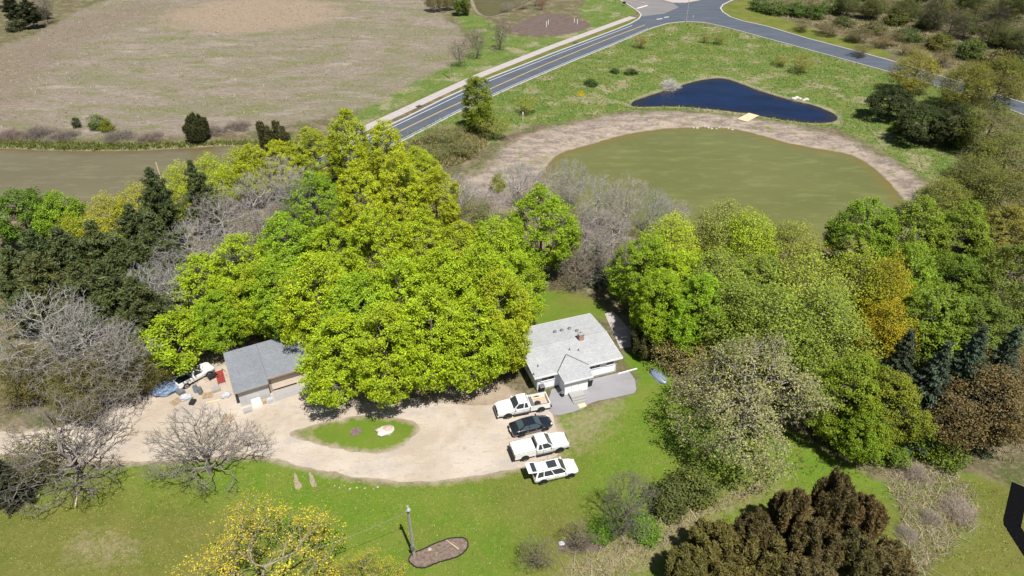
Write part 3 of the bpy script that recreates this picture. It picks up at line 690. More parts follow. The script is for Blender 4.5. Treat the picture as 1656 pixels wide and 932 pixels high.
def make_pine(kind, seed, H=14, R=3.8, clear=0.22, whorls=17, per=24, needle=0.46, tuft=0.34):
    rng = np.random.default_rng(seed); tr = trunk_line(rng, H * 0.97, 12, 0.02)
    P = [tuple(p) for p in tr]; par = [i - 1 for i in range(len(tr))]; A = []; D = []
    for w in range(whorls):
        t = w / (whorls - 1); z = H * (clear + (0.97 - clear) * t); r = R * (1 - t ** 1.5) ** 0.8 * (0.55 + 0.45 * min(1, t / 0.25)) * rng.uniform(0.75, 1.1)
        j = int(np.argmin(np.abs(tr[:, 2] - z))); nb_ = rng.integers(4, 7); o = rng.uniform(0, 6.28)
        for b in range(nb_):
            th = o + b * 6.28 / nb_ + rng.normal(0, 0.25); rl = max(0.35, r * rng.uniform(0.65, 1.15)); rise = rng.uniform(0.05, 0.35) * rl
            base = np.array([tr[j, 0], tr[j, 1], z]); tip = base + np.array([math.cos(th) * rl, math.sin(th) * rl, rise])
            prev = j
            for s_ in (0.45, 0.75, 1.0):
                m = base + (tip - base) * s_ + np.array([0, 0, -0.08 * rl * math.sin(s_ * 3.1)]); P.append(tuple(m)); par.append(prev); prev = len(P) - 1
            for s_ in np.arange(0.40, 1.01, max(0.10, 0.42 / rl)):
                for q in range(3):
                    off = rng.normal(0, 0.30, 3) * np.array([1, 1, 0.5]) * (0.5 + 0.5 * rl / R)
                    A.append(base + (tip - base) * s_ + off); D.append(unit(np.array([math.cos(th), math.sin(th), 0.45]) + rng.normal(0, 0.4, 3)))
    A.append(tr[-1] + np.array([0, 0, 0.2])); D.append(np.array([0, 0, 1.0]))
    P = np.array(P); par = np.array(par); Rr = np.full(len(P), 0.03); k = len(tr); Rr[:k] = np.linspace(0.20, 0.03, k) * H / 14
    A = np.array(A); D = np.array(D)
    L = leaves(rng, A, per, tuft * 0.62, needle, 0.24, along=D, along_w=0.6, up=0.35, fold=0.05)
    proto(kind, H, R, wood_mesh(kind + "_trunk", P, par, Rr), leaf_mesh(kind + "_crown", [L], M['needle']))
for s in range(4): make_pine('pine', 400 + s)
def make_spruce(kind, seed, H=12, R=3.0, whorls=26, per=22):
    rng = np.random.default_rng(seed); tr = trunk_line(rng, H, 10, 0.005)
    P = [tuple(p) for p in tr]; par = [i - 1 for i in range(len(tr))]; A = []; D = []
    for w in range(whorls):
        t = w / (whorls - 1); z = H * (0.05 + 0.93 * t); r = R * (1 - t) ** 0.9 + 0.12
        j = int(np.argmin(np.abs(tr[:, 2] - z))); nb_ = 7 if t < 0.7 else 5; o = rng.uniform(0, 6.28)
        for b in range(nb_):
            th = o + b * 6.28 / nb_ + rng.normal(0, 0.15); rl = r * rng.uniform(0.8, 1.12); base = np.array([0, 0, z]); dirh = np.array([math.cos(th), math.sin(th), 0])
            tip = base + dirh * rl + np.array([0, 0, -0.28 * rl]); P.append(tuple(tip)); par.append(j)
            for s_ in np.arange(0.25, 1.01, max(0.10, 0.30 / max(rl, 0.3))):
                side = np.array([-dirh[1], dirh[0], 0]) * rng.normal(0, 0.22 * rl * (1.1 - s_) + 0.05)
                A.append(base + (tip - base) * s_ + side + np.array([0, 0, 0.10 * rl * s_ ** 2])); D.append(unit(dirh + np.array([0, 0, -0.25]) + side * 0.8))
    P = np.array(P); par = np.array(par); Rr = np.full(len(P), 0.018); Rr[:10] = np.linspace(0.16, 0.02, 10)
    L = leaves(rng, np.array(A), per, 0.13, 0.36, 0.28, along=np.array(D), along_w=0.75, up=0.5, fold=0.1, flat=0.5)
    proto(kind, H, R, wood_mesh(kind + "_trunk", P, par, Rr), leaf_mesh(kind + "_crown", [L], M['needle']))
for s in range(3): make_spruce('spruce', 420 + s)
def make_cedar(kind, seed, H=7, R=2.6, heads=34, per=15):
    """juniper: many upright pointed sprays crowding one another"""
    rng = np.random.default_rng(seed); tr = trunk_line(rng, H * 0.8, 6, 0.02); P = [tuple(p) for p in tr]; par = [i - 1 for i in range(len(tr))]; A = []; D = []
    for h in range(heads):
        rr = R * math.sqrt(rng.uniform(0, 1)) * 0.82; th = rng.uniform(0, 6.28); top = H * (1 - 0.55 * (rr / R) ** 1.6) * rng.uniform(0.86, 1.0)
        c = np.array([rr * math.cos(th), rr * math.sin(th), 0.0]); w = R * 0.19; nl = int(40 + 50 * top / H); c[2] = 0
        prev = 1; mid = c * 0.8 + np.array([0, 0, top * 0.55]); P.append(tuple(mid)); par.append(prev); P.append(tuple(c + np.array([0, 0, top * 0.93]))); par.append(len(P) - 2)
        for q in range(nl):
            t = rng.uniform(0.04, 1.0) ** 0.8; a = rng.uniform(0, 6.28); r = w * (1 - t) ** 0.75 * rng.uniform(0.75, 1.05) + 0.05
            lift = 0.75 + 0.25 * t
            A.append(c * (0.85 + 0.15 * t) + np.array([r * math.cos(a), r * math.sin(a), (0.25 + 0.75 * t) * top]) + c * 0.18 * t); D.append(unit(np.array([math.cos(a) * 0.7, math.sin(a) * 0.7, lift])))
    P = np.array(P); par = np.array(par); Rr = np.full(len(P), 0.035); Rr[:6] = np.linspace(0.13, 0.05, 6)
    L = leaves(rng, np.array(A), per, 0.14, 0.46, 0.15, along=np.array(D), along_w=0.84, up=0.25, fold=0.12, flat=1.2)
    proto(kind, H, R, wood_mesh(kind + "_trunk", P, par, Rr), leaf_mesh(kind + "_crown", [L], M['needle']))
for s in range(3): make_cedar('cedar', 440 + s)
for s in range(2): make_cedar('cedar_slim', 450 + s, H=6, R=1.5, heads=7, per=12)

# ------------------------------------------------------------------ planting
rp = random.Random(77); turn = {}
def plant(kind, x, y, H, R, tint, name, label, cat="tree", group=None, wood=(0.20, 0.17, 0.14), tilt=0.0):
    lst = PROTO[kind]; turn[kind] = turn.get(kind, rp.randrange(9)) + 1
    h0, r0, wm, cm = lst[turn[kind] % len(lst)]
    e = empty(name, (x, y, height(x, y) - 0.05), rp.uniform(0, 6.28)); H *= rp.uniform(0.88, 1.12) if kind == 'maple' else rp.uniform(0.94, 1.08); R *= 0.92 if kind == 'maple' else 1.0; e.scale = (R / r0, R / r0 * rp.uniform(0.93, 1.07), H / h0)
    e.rotation_euler[0] = rp.uniform(-1, 1) * 0.03 + tilt; e.rotation_euler[1] = rp.uniform(-1, 1) * 0.03
    tag(e, label, cat, group)
    t = add("trunk", wm, None, e); t.color = c4(wood)
    c = add("crown", cm, None, e)
    j = rp.uniform(0.9, 1.1); tn = wood if kind.startswith(('bare', 'brush')) else tint
    c.color = c4((tn[0] * j * rp.uniform(0.94, 1.06), tn[1] * j, tn[2] * j))
    return e
def at_top(px, py, H): return G(px, py, H * 0.97)
ORD = ["first", "second", "third", "fourth", "fifth", "sixth", "seventh", "eighth", "ninth", "tenth", "eleventh", "twelfth"]
def nth(i, n): return "leftmost" if i == 0 else ("rightmost" if i == n - 1 else ORD[i] + " from left")
def row(kind, items, tint, name, template, cat="tree", group=None, wood=(0.20, 0.17, 0.14), base=False):
    """items: (px, py, H, R[, tint]) given by crown top (or by foot when base); labelled in order from the left"""
    items = sorted(items, key=lambda t: t[0])
    for i, it in enumerate(items):
        x, y = G(it[0], it[1]) if base else at_top(it[0], it[1], it[2])
        plant(kind, x, y, it[2], it[3], it[4] if len(it) > 4 else tint, name, template.format(nth(i, len(items)) if len(items) > 1 else "").strip(), cat, group, wood)
LIME = (0.275, 0.385, 0.012); YEL = (0.315, 0.385, 0.013); GRN = (0.21, 0.335, 0.014); MID = (0.155, 0.225, 0.016); OLV = (0.20, 0.19, 0.030); PALE = (0.24, 0.27, 0.055)
GREY = (0.43, 0.405, 0.385); TAN = (0.27, 0.225, 0.175); DKB = (0.10, 0.08, 0.065)

# maples in the middle: five rows going back from the gravel loop towards the road
gm = "lime-green maples in the middle wood"
row('maple', [(545, 505, 13, 4.9), (618, 500, 14, 5.0), (690, 480, 14.5, 5.1), (762, 468, 14.5, 5.0), (808, 458, 13.5, 4.6, YEL)], LIME, "maple_tree",
    "lime-green maple, {} in the front row overhanging the gravel loop", group=gm)
row('maple', [(503, 425, 14, 4.8), (565, 430, 15, 5.2, GRN), (640, 420, 15, 5.2), (716, 412, 15, 5.2), (780, 405, 15, 5.2), (832, 400, 13, 4.6)], LIME, "maple_tree",
    "lime-green maple, {} in the second row back from the gravel loop", group=gm)
row('maple', [(452, 352, 14, 5.2, GRN), (525, 350, 14, 4.7), (600, 342, 15, 4.9), (676, 335, 14, 4.7, YEL), (742, 345, 14, 5.0, YEL), (800, 352, 14, 4.8)], LIME, "maple_tree",
    "lime-green maple, {} in the middle row of the central wood", group=gm)
row('maple', [(500, 275, 14, 4.7, GRN), (575, 272, 14, 4.7), (645, 262, 14, 4.6), (700, 262, 13, 4.3, YEL)], YEL, "maple_tree",
    "yellow-green maple, {} in the fourth row, one behind the road-side row", group=gm)
row('maple', [(405, 236, 11, 4.2, YEL), (446, 220, 12, 4.4, YEL), (498, 202, 13, 4.6, YEL), (556, 188, 14, 4.8), (618, 203, 13, 4.6), (672, 226, 12, 4.3)], YEL, "maple_tree",
    "yellow-green maple, {} in the row nearest the road", group=gm)
row('maple', [(318, 418, 12, 4.6), (378, 398, 13, 4.8), (430, 420, 13, 4.6, GRN)], LIME, "maple_tree", "lime-green maple, {} of three between the grey trees and the shed", group=gm)
row('maple', [(345, 466, 10, 3.8, GRN), (392, 436, 11, 4.2, LIME)], LIME, "maple_tree", "green maple, {} of two right behind the shed roof", group=gm)
row('maple_small', [(262, 516, 8.5, 4.2)], (0.25, 0.34, 0.012), "maple_tree", "small bright-green maple over the white parked truck")
row('maple', [(878, 302, 15, 5.6)], (0.20, 0.325, 0.010), "maple_tree", "round bright-green maple standing alone behind the back lawn")
row('airy', [(286, 262, 11, 4.4), (335, 250, 11, 4.2), (388, 240, 11, 4.4)], YEL, "leafing_tree", "yellow-green airy tree, {} of three at the right end of the left pond", group="airy trees at the left pond")
row('maple_small', [(20, 312, 9, 4.6), (80, 314, 8.5, 4.0, (0.15, 0.25, 0.012))], (0.09, 0.17, 0.012), "maple_tree", "dense green tree, {} of two on the near shore of the left pond", group="green trees on the near shore")
row('airy', [(108, 345, 10, 3.6), (160, 318, 11, 4.0), (215, 300, 11, 4.0)], (0.30, 0.32, 0.012), "leafing_tree", "yellow-leafed airy tree, {} of three below the left pond", group="yellow trees below the left pond")

# grey leafless trees inside the wood
row('bare', [(300, 362, 13, 4.4), (345, 315, 14, 4.6), (395, 290, 14, 4.8), (448, 262, 14, 4.6), (478, 285, 13, 4.2)], GREY, "bare_tree", "grey leafless tree, {} of five between pines and maples", group="grey leafless trees in the wood", wood=GREY)
row('bare', [(232, 432, 12, 4.0), (262, 400, 13, 3.4)], GREY, "bare_tree", "grey leafless tree, {} of two among the dark pines", group="grey leafless trees among the pines", wood=GREY)
row('bare', [(55, 478, 14, 5.4), (122, 505, 13, 4.8), (178, 535, 11, 3.8)], GREY, "bare_tree", "tall grey leafless tree, {} of three beside the left end of the drive", group="tall leafless trees by the drive", wood=(0.40, 0.37, 0.34))
row('airy', [(30, 560, 8, 3.6), (100, 585, 8, 3.6), (165, 560, 8, 3.6), (215, 555, 7.5, 3.0)], (0.13, 0.12, 0.032), "leafing_tree", "olive-brown half-leafed tree, {} of four under the tall leafless trees", group="half-leafed trees by the drive", wood=TAN)

# pines on the left
PN = (0.085, 0.112, 0.040)
row('pine', [(240, 282, 14, 3.6), (312, 262, 14, 3.2), (205, 330, 14, 3.8)], PN, "pine_tree", "dark pine, {} of the three rising against the left pond", group="dark pines on the left")
row('pine', [(45, 385, 13, 4.2), (92, 370, 14, 4.4), (140, 364, 15, 4.4), (188, 378, 14, 4.4), (245, 345, 15, 4.2)], PN, "pine_tree", "dark pine, {} in the middle pine row", group="dark pines on the left")
row('pine', [(5, 412, 13, 4.4), (60, 420, 14, 4.4), (115, 428, 14, 4.4), (165, 440, 13, 4.4), (218, 462, 12, 4.0)], (0.088, 0.108, 0.038), "pine_tree", "dark pine, {} in the pine row nearest the leafless trees", group="dark pines on the left")
row('cedar_slim', [(418, 192, 8.5, 1.9), (446, 184, 9, 2.0)], (0.075, 0.075, 0.026), "juniper_tree", "dark juniper, {} of two beside the dry field bank", group="junipers at the field edge")
row('cedar', [(312, 180, 6.6, 2.7)], (0.052, 0.060, 0.020), "juniper_tree", "dark broad juniper standing alone on the field side of the left pond")
row('shrub', [(119, 189, 2.6, 1.0, (0.04, 0.06, 0.015)), (152, 185, 3.6, 1.7, (0.09, 0.15, 0.02)), (168, 192, 3.0, 1.5, (0.19, 0.20, 0.015))], MID, "shrub", "small shrub, {} of three on the far bank of the left pond", "shrub", "shrubs on the far bank")

# leafless scrub between the house wood and the main pond
row('bare_shrub', [(745, 290, 7, 3.4), (790, 300, 7, 3.4), (838, 268, 8, 3.6), (888, 272, 8, 3.8), (925, 262, 8.5, 3.8), (968, 288, 9, 3.8), (1015, 292, 10, 3.8), (1060, 312, 8, 3.4), (1098, 318, 7, 3.0)], GREY, "bare_tree",
    "grey leafless tree, {} on the green pond's near shore", group="leafless trees on the pond shore", wood=(0.45, 0.42, 0.395))
row('bare', [(950, 330, 12, 4.0), (990, 345, 12, 3.8)], GREY, "bare_tree", "grey leafless tree, {} of two right of the round maple", group="leafless trees behind the back lawn", wood=GREY)
row('airy_shrub', [(765, 330, 6, 3.2), (800, 345, 6, 3.0)], (0.16, 0.19, 0.05), "shrub", "half-leafed grey-green shrub, {} of two left of the round maple", "shrub", "grey-green shrubs", TAN)
row('shrub', [(806, 280, 3.5, 1.6)], (0.22, 0.25, 0.012), "shrub", "small yellow-green shrub on the mud left of the green pond", "shrub")
row('airy_shrub', [(715, 205, 4.0, 4.2), (745, 225, 3.5, 3.5), (700, 235, 3.5, 3.5)], (0.15, 0.17, 0.05), "shrub", "grey-green thicket, {} of three between the road and the muddy shore", "shrub", "thickets by the road", TAN)
row('airy_shrub', [(798, 188, 5.2, 3.2)], (0.19, 0.22, 0.028), "shrub", "leafing bush with a dark foot at the left end of the mud", "shrub", wood=TAN)
row('bare_shrub', [(935, 415, 6, 2.8), (1000, 400, 7, 2.8)], TAN, "bare_tree", "tan leafless bush, {} of two at the end of the back lawn", group="tan bushes by the back lawn", wood=(0.30, 0.25, 0.20))
row('spruce', [(968, 398, 6.5, 2.0)], (0.16, 0.19, 0.14), "spruce_tree", "small pale blue-grey spruce behind the back lawn")
row('column', [(772, 124, 12.5, 3.1)], (0.17, 0.235, 0.014), "columnar_tree", "dense upright green tree beside the road")

# wood on the right, from the pond shore towards the house
gr = "green trees of the right-hand wood"
row('airy', [(1090, 352, 11, 4.6, YEL), (1180, 322, 12, 5.0, PALE), (1215, 350, 11, 4.6, LIME), (1290, 356, 11, 4.6)], (0.24, 0.29, 0.04), "leafing_tree", "light-green tree, {} on the near pond edge, left group", group=gr)
row('maple', [(1408, 330, 12, 5.0), (1490, 335, 12, 5.0, (0.165, 0.245, 0.016)), (1570, 335, 12, 5.2, MID), (1645, 330, 12, 5.2, OLV)], (0.15, 0.26, 0.014), "broadleaf_tree", "dark-crowned green tree, {} on the near pond edge, right group", group=gr)
row('maple', [(1050, 380, 13, 4.8), (1105, 392, 13, 5.2, LIME), (1240, 410, 13, 5.4, (0.19, 0.26, 0.035)), (1480, 400, 13, 5.2, (0.16, 0.255, 0.016)), (1570, 405, 13, 5.4, (0.13, 0.205, 0.016)), (1650, 415, 13, 5.2, (0.12, 0.175, 0.02))], (0.195, 0.29, 0.014), "broadleaf_tree",
    "leafy green tree, {} in the second row behind the pond", group=gr)
row('airy', [(1170, 405, 13, 5.4), (1320, 420, 13, 5.4), (1400, 412, 13, 5.0, (0.23, 0.29, 0.022))], (0.235, 0.305, 0.040), "leafing_tree", "soft pale-green tree, {} of three in the heart of the right-hand wood", group=gr)
row('airy', [(1260, 470, 13, 5.6), (1345, 475, 13, 5.6), (1200, 462, 12, 5.0)], (0.225, 0.295, 0.038), "leafing_tree", "soft pale-green tree, {} of three just above the big pale oak", group=gr)
row('maple', [(1075, 440, 12, 4.0, (0.20, 0.31, 0.012)), (1135, 458, 11, 4.4, (0.19, 0.32, 0.012))], GRN, "broadleaf_tree", "bright-green tree, {} of two beside the house end of the right-hand wood", group=gr)
row('maple', [(1530, 462, 13, 5.2), (1610, 470, 13, 5.2, (0.12, 0.17, 0.02))], (0.15, 0.24, 0.018), "broadleaf_tree", "dark-green tree, {} of two above the blue spruces", group=gr)
row('airy', [(1446, 422, 13.5, 3.2), (1452, 492, 11, 3.4, (0.40, 0.32, 0.014))], (0.36, 0.31, 0.014), "leafing_tree", "orange-yellow tree, {} of two in the right-hand wood", group="orange-yellow trees", wood=DKB)
row('maple', [(1392, 575, 12, 4.6, (0.16, 0.235, 0.012)), (1452, 600, 11, 4.2, (0.17, 0.21, 0.014)), (1410, 655, 8, 3.4, (0.15, 0.25, 0.010))], (0.15, 0.23, 0.012), "broadleaf_tree", "bright-green tree, {} of three right of the big pale oak", group=gr)
SPB = (0.062, 0.090, 0.058)
row('spruce', [(1482, 540, 14, 3.8, (0.045, 0.066, 0.036)), (1538, 548, 14, 3.8), (1596, 532, 15, 4.0), (1645, 545, 14, 3.6)], SPB, "spruce_tree", "blue-green spruce, {} of four at the right edge of the wood", group="blue-green spruces")
row('airy', [(1618, 600, 11, 4.8, (0.135, 0.105, 0.040)), (1665, 575, 11, 4.8, (0.125, 0.10, 0.04))], OLV, "leafing_tree", "brown-leafed tree, {} of two at the right edge above the mown grass", group="brown-leafed trees", wood=DKB)
row('oak', [(1228, 570, 13, 7.9)], (0.25, 0.255, 0.098), "oak_tree", "big pale spreading oak just coming into leaf, right of the house", wood=(0.33, 0.295, 0.255))
row('cedar', [(1075, 492, 6.5, 2.9, (0.05, 0.055, 0.02)), (1050, 530, 4.5, 2.4), (1100, 528, 5, 2.4)], (0.075, 0.078, 0.026), "juniper_tree", "dark juniper, {} of three beside the patio behind the boat", group="junipers behind the boat")
row('airy_shrub', [(1110, 555, 4.6, 3.0), (1140, 530, 5, 3.0)], (0.23, 0.21, 0.06), "shrub", "yellowish half-leafed shrub, {} of two between the boat and the oak", "shrub", "yellowish shrubs", TAN)
row('shrub', [(1495, 690, 3.5, 2.4), (1535, 705, 3.0, 2.4), (1440, 715, 2.5, 2.0)], (0.11, 0.17, 0.014), "shrub", "green shrub, {} of three at the foot of the spruces", "shrub", "shrubs under the spruces")

# upper right: olive trees and the shaded clump beside the side road
row('airy', [(1492, 84, 10.5, 6.0, (0.21, 0.195, 0.024)), (1575, 105, 11, 6.6), (1632, 98, 11, 6.4)], (0.150, 0.165, 0.020), "leafing_tree", "olive-gold tree, {} of three beside the side road", group="olive-gold trees by the side road", wood=DKB)
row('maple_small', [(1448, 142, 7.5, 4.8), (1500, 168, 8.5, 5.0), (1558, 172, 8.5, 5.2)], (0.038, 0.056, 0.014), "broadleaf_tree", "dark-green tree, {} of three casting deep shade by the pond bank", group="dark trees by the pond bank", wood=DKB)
row('airy', [(1618, 165, 11, 6.2), (1648, 215, 11, 5.8), (1590, 252, 10, 5.6), (1540, 285, 9, 4.8, (0.17, 0.20, 0.03)), (1640, 280, 11, 5.8)], (0.125, 0.145, 0.024), "leafing_tree", "olive half-leafed tree, {} in the clump right of the green pond", group="olive trees right of the pond", wood=TAN)
row('shrub', [(1455, 195, 2.6, 1.8), (1555, 215, 3.0, 2.0)], (0.13, 0.21, 0.014), "shrub", "small bright-green shrub, {} of two in front of the dark trees", "shrub", "bright shrubs by the dark trees")

# scrubby wood along the top right
row('shrub', [(1232, -4, 4.5, 3.6), (1258, 2, 4.5, 3.8), (1292, 4, 4.5, 4.0), (1322, 8, 4.5, 3.8), (1350, -2, 5, 4.0)], (0.075, 0.135, 0.020), "shrub", "green bush, {} in the hedge beyond the side road bend", "shrub", "green bushes beyond the side road")
row('airy', [(1378, -12, 8, 4.2), (1420, -8, 8, 4.6), (1472, -5, 8, 4.4), (1530, -15, 9, 4.8), (1590, -10, 9, 5.0), (1645, -15, 10, 5.0)], (0.095, 0.115, 0.026), "leafing_tree", "olive tree, {} in the far row along the top right edge", group="olive trees along the top edge", wood=DKB)
row('airy_shrub', [(1300, 30, 4, 3.4), (1345, 38, 4, 3.6), (1395, 45, 4.5, 3.6), (1440, 52, 4, 3.4), (1395, 72, 3.5, 3.0)], (0.15, 0.13, 0.055), "shrub", "brownish bare-twigged shrub, {} in the scrub above the side road", "shrub", "brown scrub above the side road", TAN)
row('shrub', [(1455, 18, 4.5, 3.6), (1505, 22, 4.5, 3.8), (1525, 55, 4.5, 4.0), (1580, 62, 5, 3.6), (1640, 50, 5, 4.0)], (0.10, 0.125, 0.022), "shrub", "dull green bush, {} in the scrub at the top right", "shrub", "dull bushes at the top right")
row('bare', [(1548, 18, 10, 4.0), (1515, 0, 10, 3.4), (1620, 10, 11, 4.0)], DKB, "bare_tree", "dark leafless tree, {} of three in the top right scrub", group="dark leafless trees", wood=(0.075, 0.06, 0.05))
# top left corner, top middle
row('pine', [(8, -8, 10, 4.2), (38, -5, 10, 4.0)], (0.040, 0.050, 0.020), "pine_tree", "dark evergreen, {} of two in the top left corner", group="corner evergreens")
row('shrub', [(62, 12, 4, 2.8), (20, 32, 3.5, 2.8)], (0.045, 0.06, 0.018), "shrub", "dark bush, {} of two under the corner evergreens", "shrub", "corner bushes")
row('bare_shrub', [(64, 0, 8, 3.2)], GREY, "bare_tree", "grey leafless tree beside the corner evergreens", wood=(0.19, 0.165, 0.15))
row('column', [(747, -14, 8, 2.6)], (0.11, 0.17, 0.018), "broadleaf_tree", "slim green tree casting a shadow at the top edge by the far pond")
row('airy', [(700, -14, 7, 3.2), (722, -16, 7, 3.0)], (0.13, 0.12, 0.04), "leafing_tree", "olive half-leafed tree, {} of two at the top edge left of the far pond", group="olive trees by the far pond", wood=TAN)
row('bare_shrub', [(744, 108, 7.5, 2.8), (772, 95, 8, 3.0), (809, 81, 9, 3.6)], TAN, "bare_tree", "leafless young tree, {} of three between the field and the path", group="leafless young trees by the path", wood=(0.235, 0.20, 0.175), base=True)
row('bare_shrub', [(822, 18, 3, 3.0), (845, 14, 3.4, 3.2), (868, 10, 3.4, 2.8)], TAN, "shrub", "pale leafless shrub, {} of three on the shore of the far pond", "shrub", "pale shrubs by the far pond", (0.33, 0.28, 0.22), True)
row('bare_shrub', [(876, 16, 4.2, 2.2)], TAN, "shrub", "rust-brown shrub above the dark soil patch", "shrub", None, (0.24, 0.125, 0.08), True)

# shrubs on the bank between road and ponds
row('airy_shrub', [(852, 184, 4.2, 2.4, (0.22, 0.25, 0.014)), (1036, 78, 4.2, 2.2, (0.26, 0.22, 0.05)), (1139, 70, 3.0, 1.5, (0.20, 0.20, 0.012)), (1160, 72, 3.2, 2.0, (0.18, 0.21, 0.012)), (1262, 107, 3.2, 2.4), (1294, 118, 4.6, 3.2)], (0.20, 0.21, 0.02), "shrub",
    "small leafing shrub, {} of six on the grassy bank", "shrub", "small shrubs on the grassy bank", TAN, True)
row('shrub', [(956, 138, 1.6, 1.8), (1020, 120, 1.6, 1.8), (994, 118, 1.2, 1.3)], (0.06, 0.10, 0.018), "shrub", "low dark-green bush, {} of three on the bank above the ponds", "shrub", "low bushes on the bank", TAN, True)

# foreground
row('bare_spread', [(128, 772, 9, 6.6)], GREY, "bare_tree", "grey leafless tree at the lawn edge left, tangled with an olive bush", wood=(0.26, 0.235, 0.21), base=True)
row('airy_shrub', [(70, 770, 4.2, 3.2)], (0.11, 0.12, 0.03), "shrub", "olive bush under the left leafless tree at the lawn edge", "shrub", None, TAN, True)
row('bare_spread', [(340, 766, 8.5, 5.2)], GREY, "bare_tree", "wide grey leafless tree between the drive and the lawn in front of the shed", wood=(0.26, 0.235, 0.21), base=True)
row('bloom', [(400, 880, 10.5, 7.6), (590, 905, 6, 3.0, (0.40, 0.38, 0.02))], (0.44, 0.385, 0.035), "flowering_tree", "yellow-flowering tree, {} of two at the bottom edge", group="yellow-flowering trees", wood=(0.32, 0.28, 0.20))
row('bare_shrub', [(1008, 866, 7, 3.0)], GREY, "bare_tree", "leafless young tree throwing a branching shadow on the lawn below the white cars", wood=(0.20, 0.18, 0.14), base=True)
row('bare_shrub', [(870, 918, 3.4, 1.8), (935, 888, 3.2, 1.5)], TAN, "shrub", "small leafless shrub, {} of two at the mulch patch", "shrub", "leafless shrubs at the mulch patch", (0.22, 0.19, 0.14), True)
row('shrub', [(1080, 820, 3.4, 2.2, (0.075, 0.095, 0.024)), (1120, 800, 3.0, 2.2)], (0.11, 0.135, 0.03), "shrub", "dark leafy bush, {} of two under the near side of the oak", "shrub", "bushes under the oak", TAN, True)
row('shrub', [(1040, 858, 1.6, 1.8), (975, 862, 1.2, 1.4)], (0.10, 0.19, 0.014), "shrub", "low green plant, {} of two beside the leafless young tree", "plant", "low plants by the young tree", TAN, True)
BRN = (0.128, 0.110, 0.046)
row('cedar', [(1165, 852, 6, 2.6, (0.13, 0.125, 0.035)), (1232, 826, 7, 2.0), (1296, 790, 8, 2.1, (0.15, 0.118, 0.05)), (1362, 768, 8.5, 2.1), (1412, 802, 6.5, 2.0, (0.15, 0.118, 0.05)), (1330, 848, 7, 2.2), (1402, 868, 6.5, 2.2, (0.115, 0.112, 0.042)), (1250, 876, 6.5, 2.8, (0.135, 0.12, 0.036)), (1120, 892, 5.5, 2.4, (0.12, 0.12, 0.034)), (1190, 905, 6, 2.6, (0.13, 0.115, 0.034)), (1450, 880, 6, 2.4), (1320, 915, 6.5, 2.8)], BRN, "juniper_tree",
    "bronze-green juniper, {} of the cluster at the bottom right", group="bronze junipers at the bottom right")
row('spruce', [(-14, 742, 6, 2.4)], (0.03, 0.04, 0.02), "spruce_tree", "dark spruce cut by the left edge beside the drive")
row('brush', [(1478, 770, 1.0, 1.5), (1548, 828, 0.9, 2.0), (1505, 842, 0.7, 1.2), (1466, 866, 0.7, 1.2)], GREY, "brush_pile", "pile of pale cut twigs, {} of four on the rough grass", "brush pile", "brush piles on the rough grass", (0.42, 0.37, 0.31), True)
row('brush', [(1083, 140, 1.8, 3.0)], GREY, "brush_pile", "bleached brush pile at the left shore of the blue pond", "brush pile", None, (0.66, 0.61, 0.56), True)
row('airy_shrub', [(1330, 54, 3, 2.8), (1378, 66, 3, 3.0, (0.13, 0.145, 0.03)), (1424, 78, 3.4, 3.0), (1470, 90, 3.6, 3.2, (0.15, 0.15, 0.03)), (1522, 106, 4, 3.4), (1575, 122, 4, 3.4, (0.14, 0.135, 0.03)), (1625, 138, 4, 3.4)], (0.16, 0.135, 0.055), "shrub",
    "twiggy shrub, {} in the scrub row along the side road's far kerb", "shrub", "twiggy shrubs by the far kerb", TAN, True)
row('shrub', [(1362, 44, 3.4, 3.4), (1412, 54, 3.6, 3.6, (0.12, 0.12, 0.04)), (1466, 66, 4, 3.8), (1516, 80, 4.4, 4.0, (0.15, 0.14, 0.03)), (1566, 95, 4.6, 4.2), (1612, 110, 5, 4.2, (0.13, 0.12, 0.035)), (1652, 122, 5, 4.2)], (0.070, 0.105, 0.022), "shrub",
    "mixed olive bush, {} in the second scrub row above the side road", "shrub", "olive bushes above the side road", TAN, True)
row('airy', [(1402, 30, 6, 4.0), (1452, 38, 6.5, 4.2), (1506, 50, 7, 4.4), (1556, 62, 8, 4.6), (1602, 76, 8, 4.8), (1648, 92, 9, 4.8)], (0.085, 0.105, 0.026), "leafing_tree", "low olive tree, {} in the third scrub row above the side road", group="low olive trees in the scrub", wood=DKB, base=True)
row('airy_shrub', [(1270, 18, 3.4, 3.4), (1310, 14, 3.6, 3.6), (1370, 18, 4, 3.8), (1430, 20, 4.5, 4.0), (1490, 30, 5, 4.2), (1545, 38, 5, 4.4), (1640, 60, 5.5, 4.6)], (0.105, 0.115, 0.036), "shrub", "grey-olive shrub, {} in the fourth scrub row above the side road", "shrub", "grey-olive shrubs in the scrub", TAN, True)
row('maple_small', [(1480, 10, 9, 5.0, (0.075, 0.10, 0.02)), (1560, 20, 9, 5.0), (1640, 32, 10, 5.4), (1410, 2, 8, 4.6, (0.09, 0.125, 0.02))], (0.06, 0.075, 0.02), "broadleaf_tree", "dark green tree, {} of four standing tall in the top right scrub", group="dark trees in the scrub", wood=DKB, base=True)
row('brush', [(20, 222, 1.4, 3.2), (62, 220, 1.6, 3.6), (105, 223, 1.4, 3.4), (195, 224, 1.5, 3.6), (245, 225, 1.2, 3.0), (345, 216, 1.3, 3.0), (385, 208, 1.4, 3.0)], TAN, "brush", "low brown twig thicket, {} along the field bank of the left pond", "brush", "twig thickets on the field bank", (0.27, 0.22, 0.19), True)

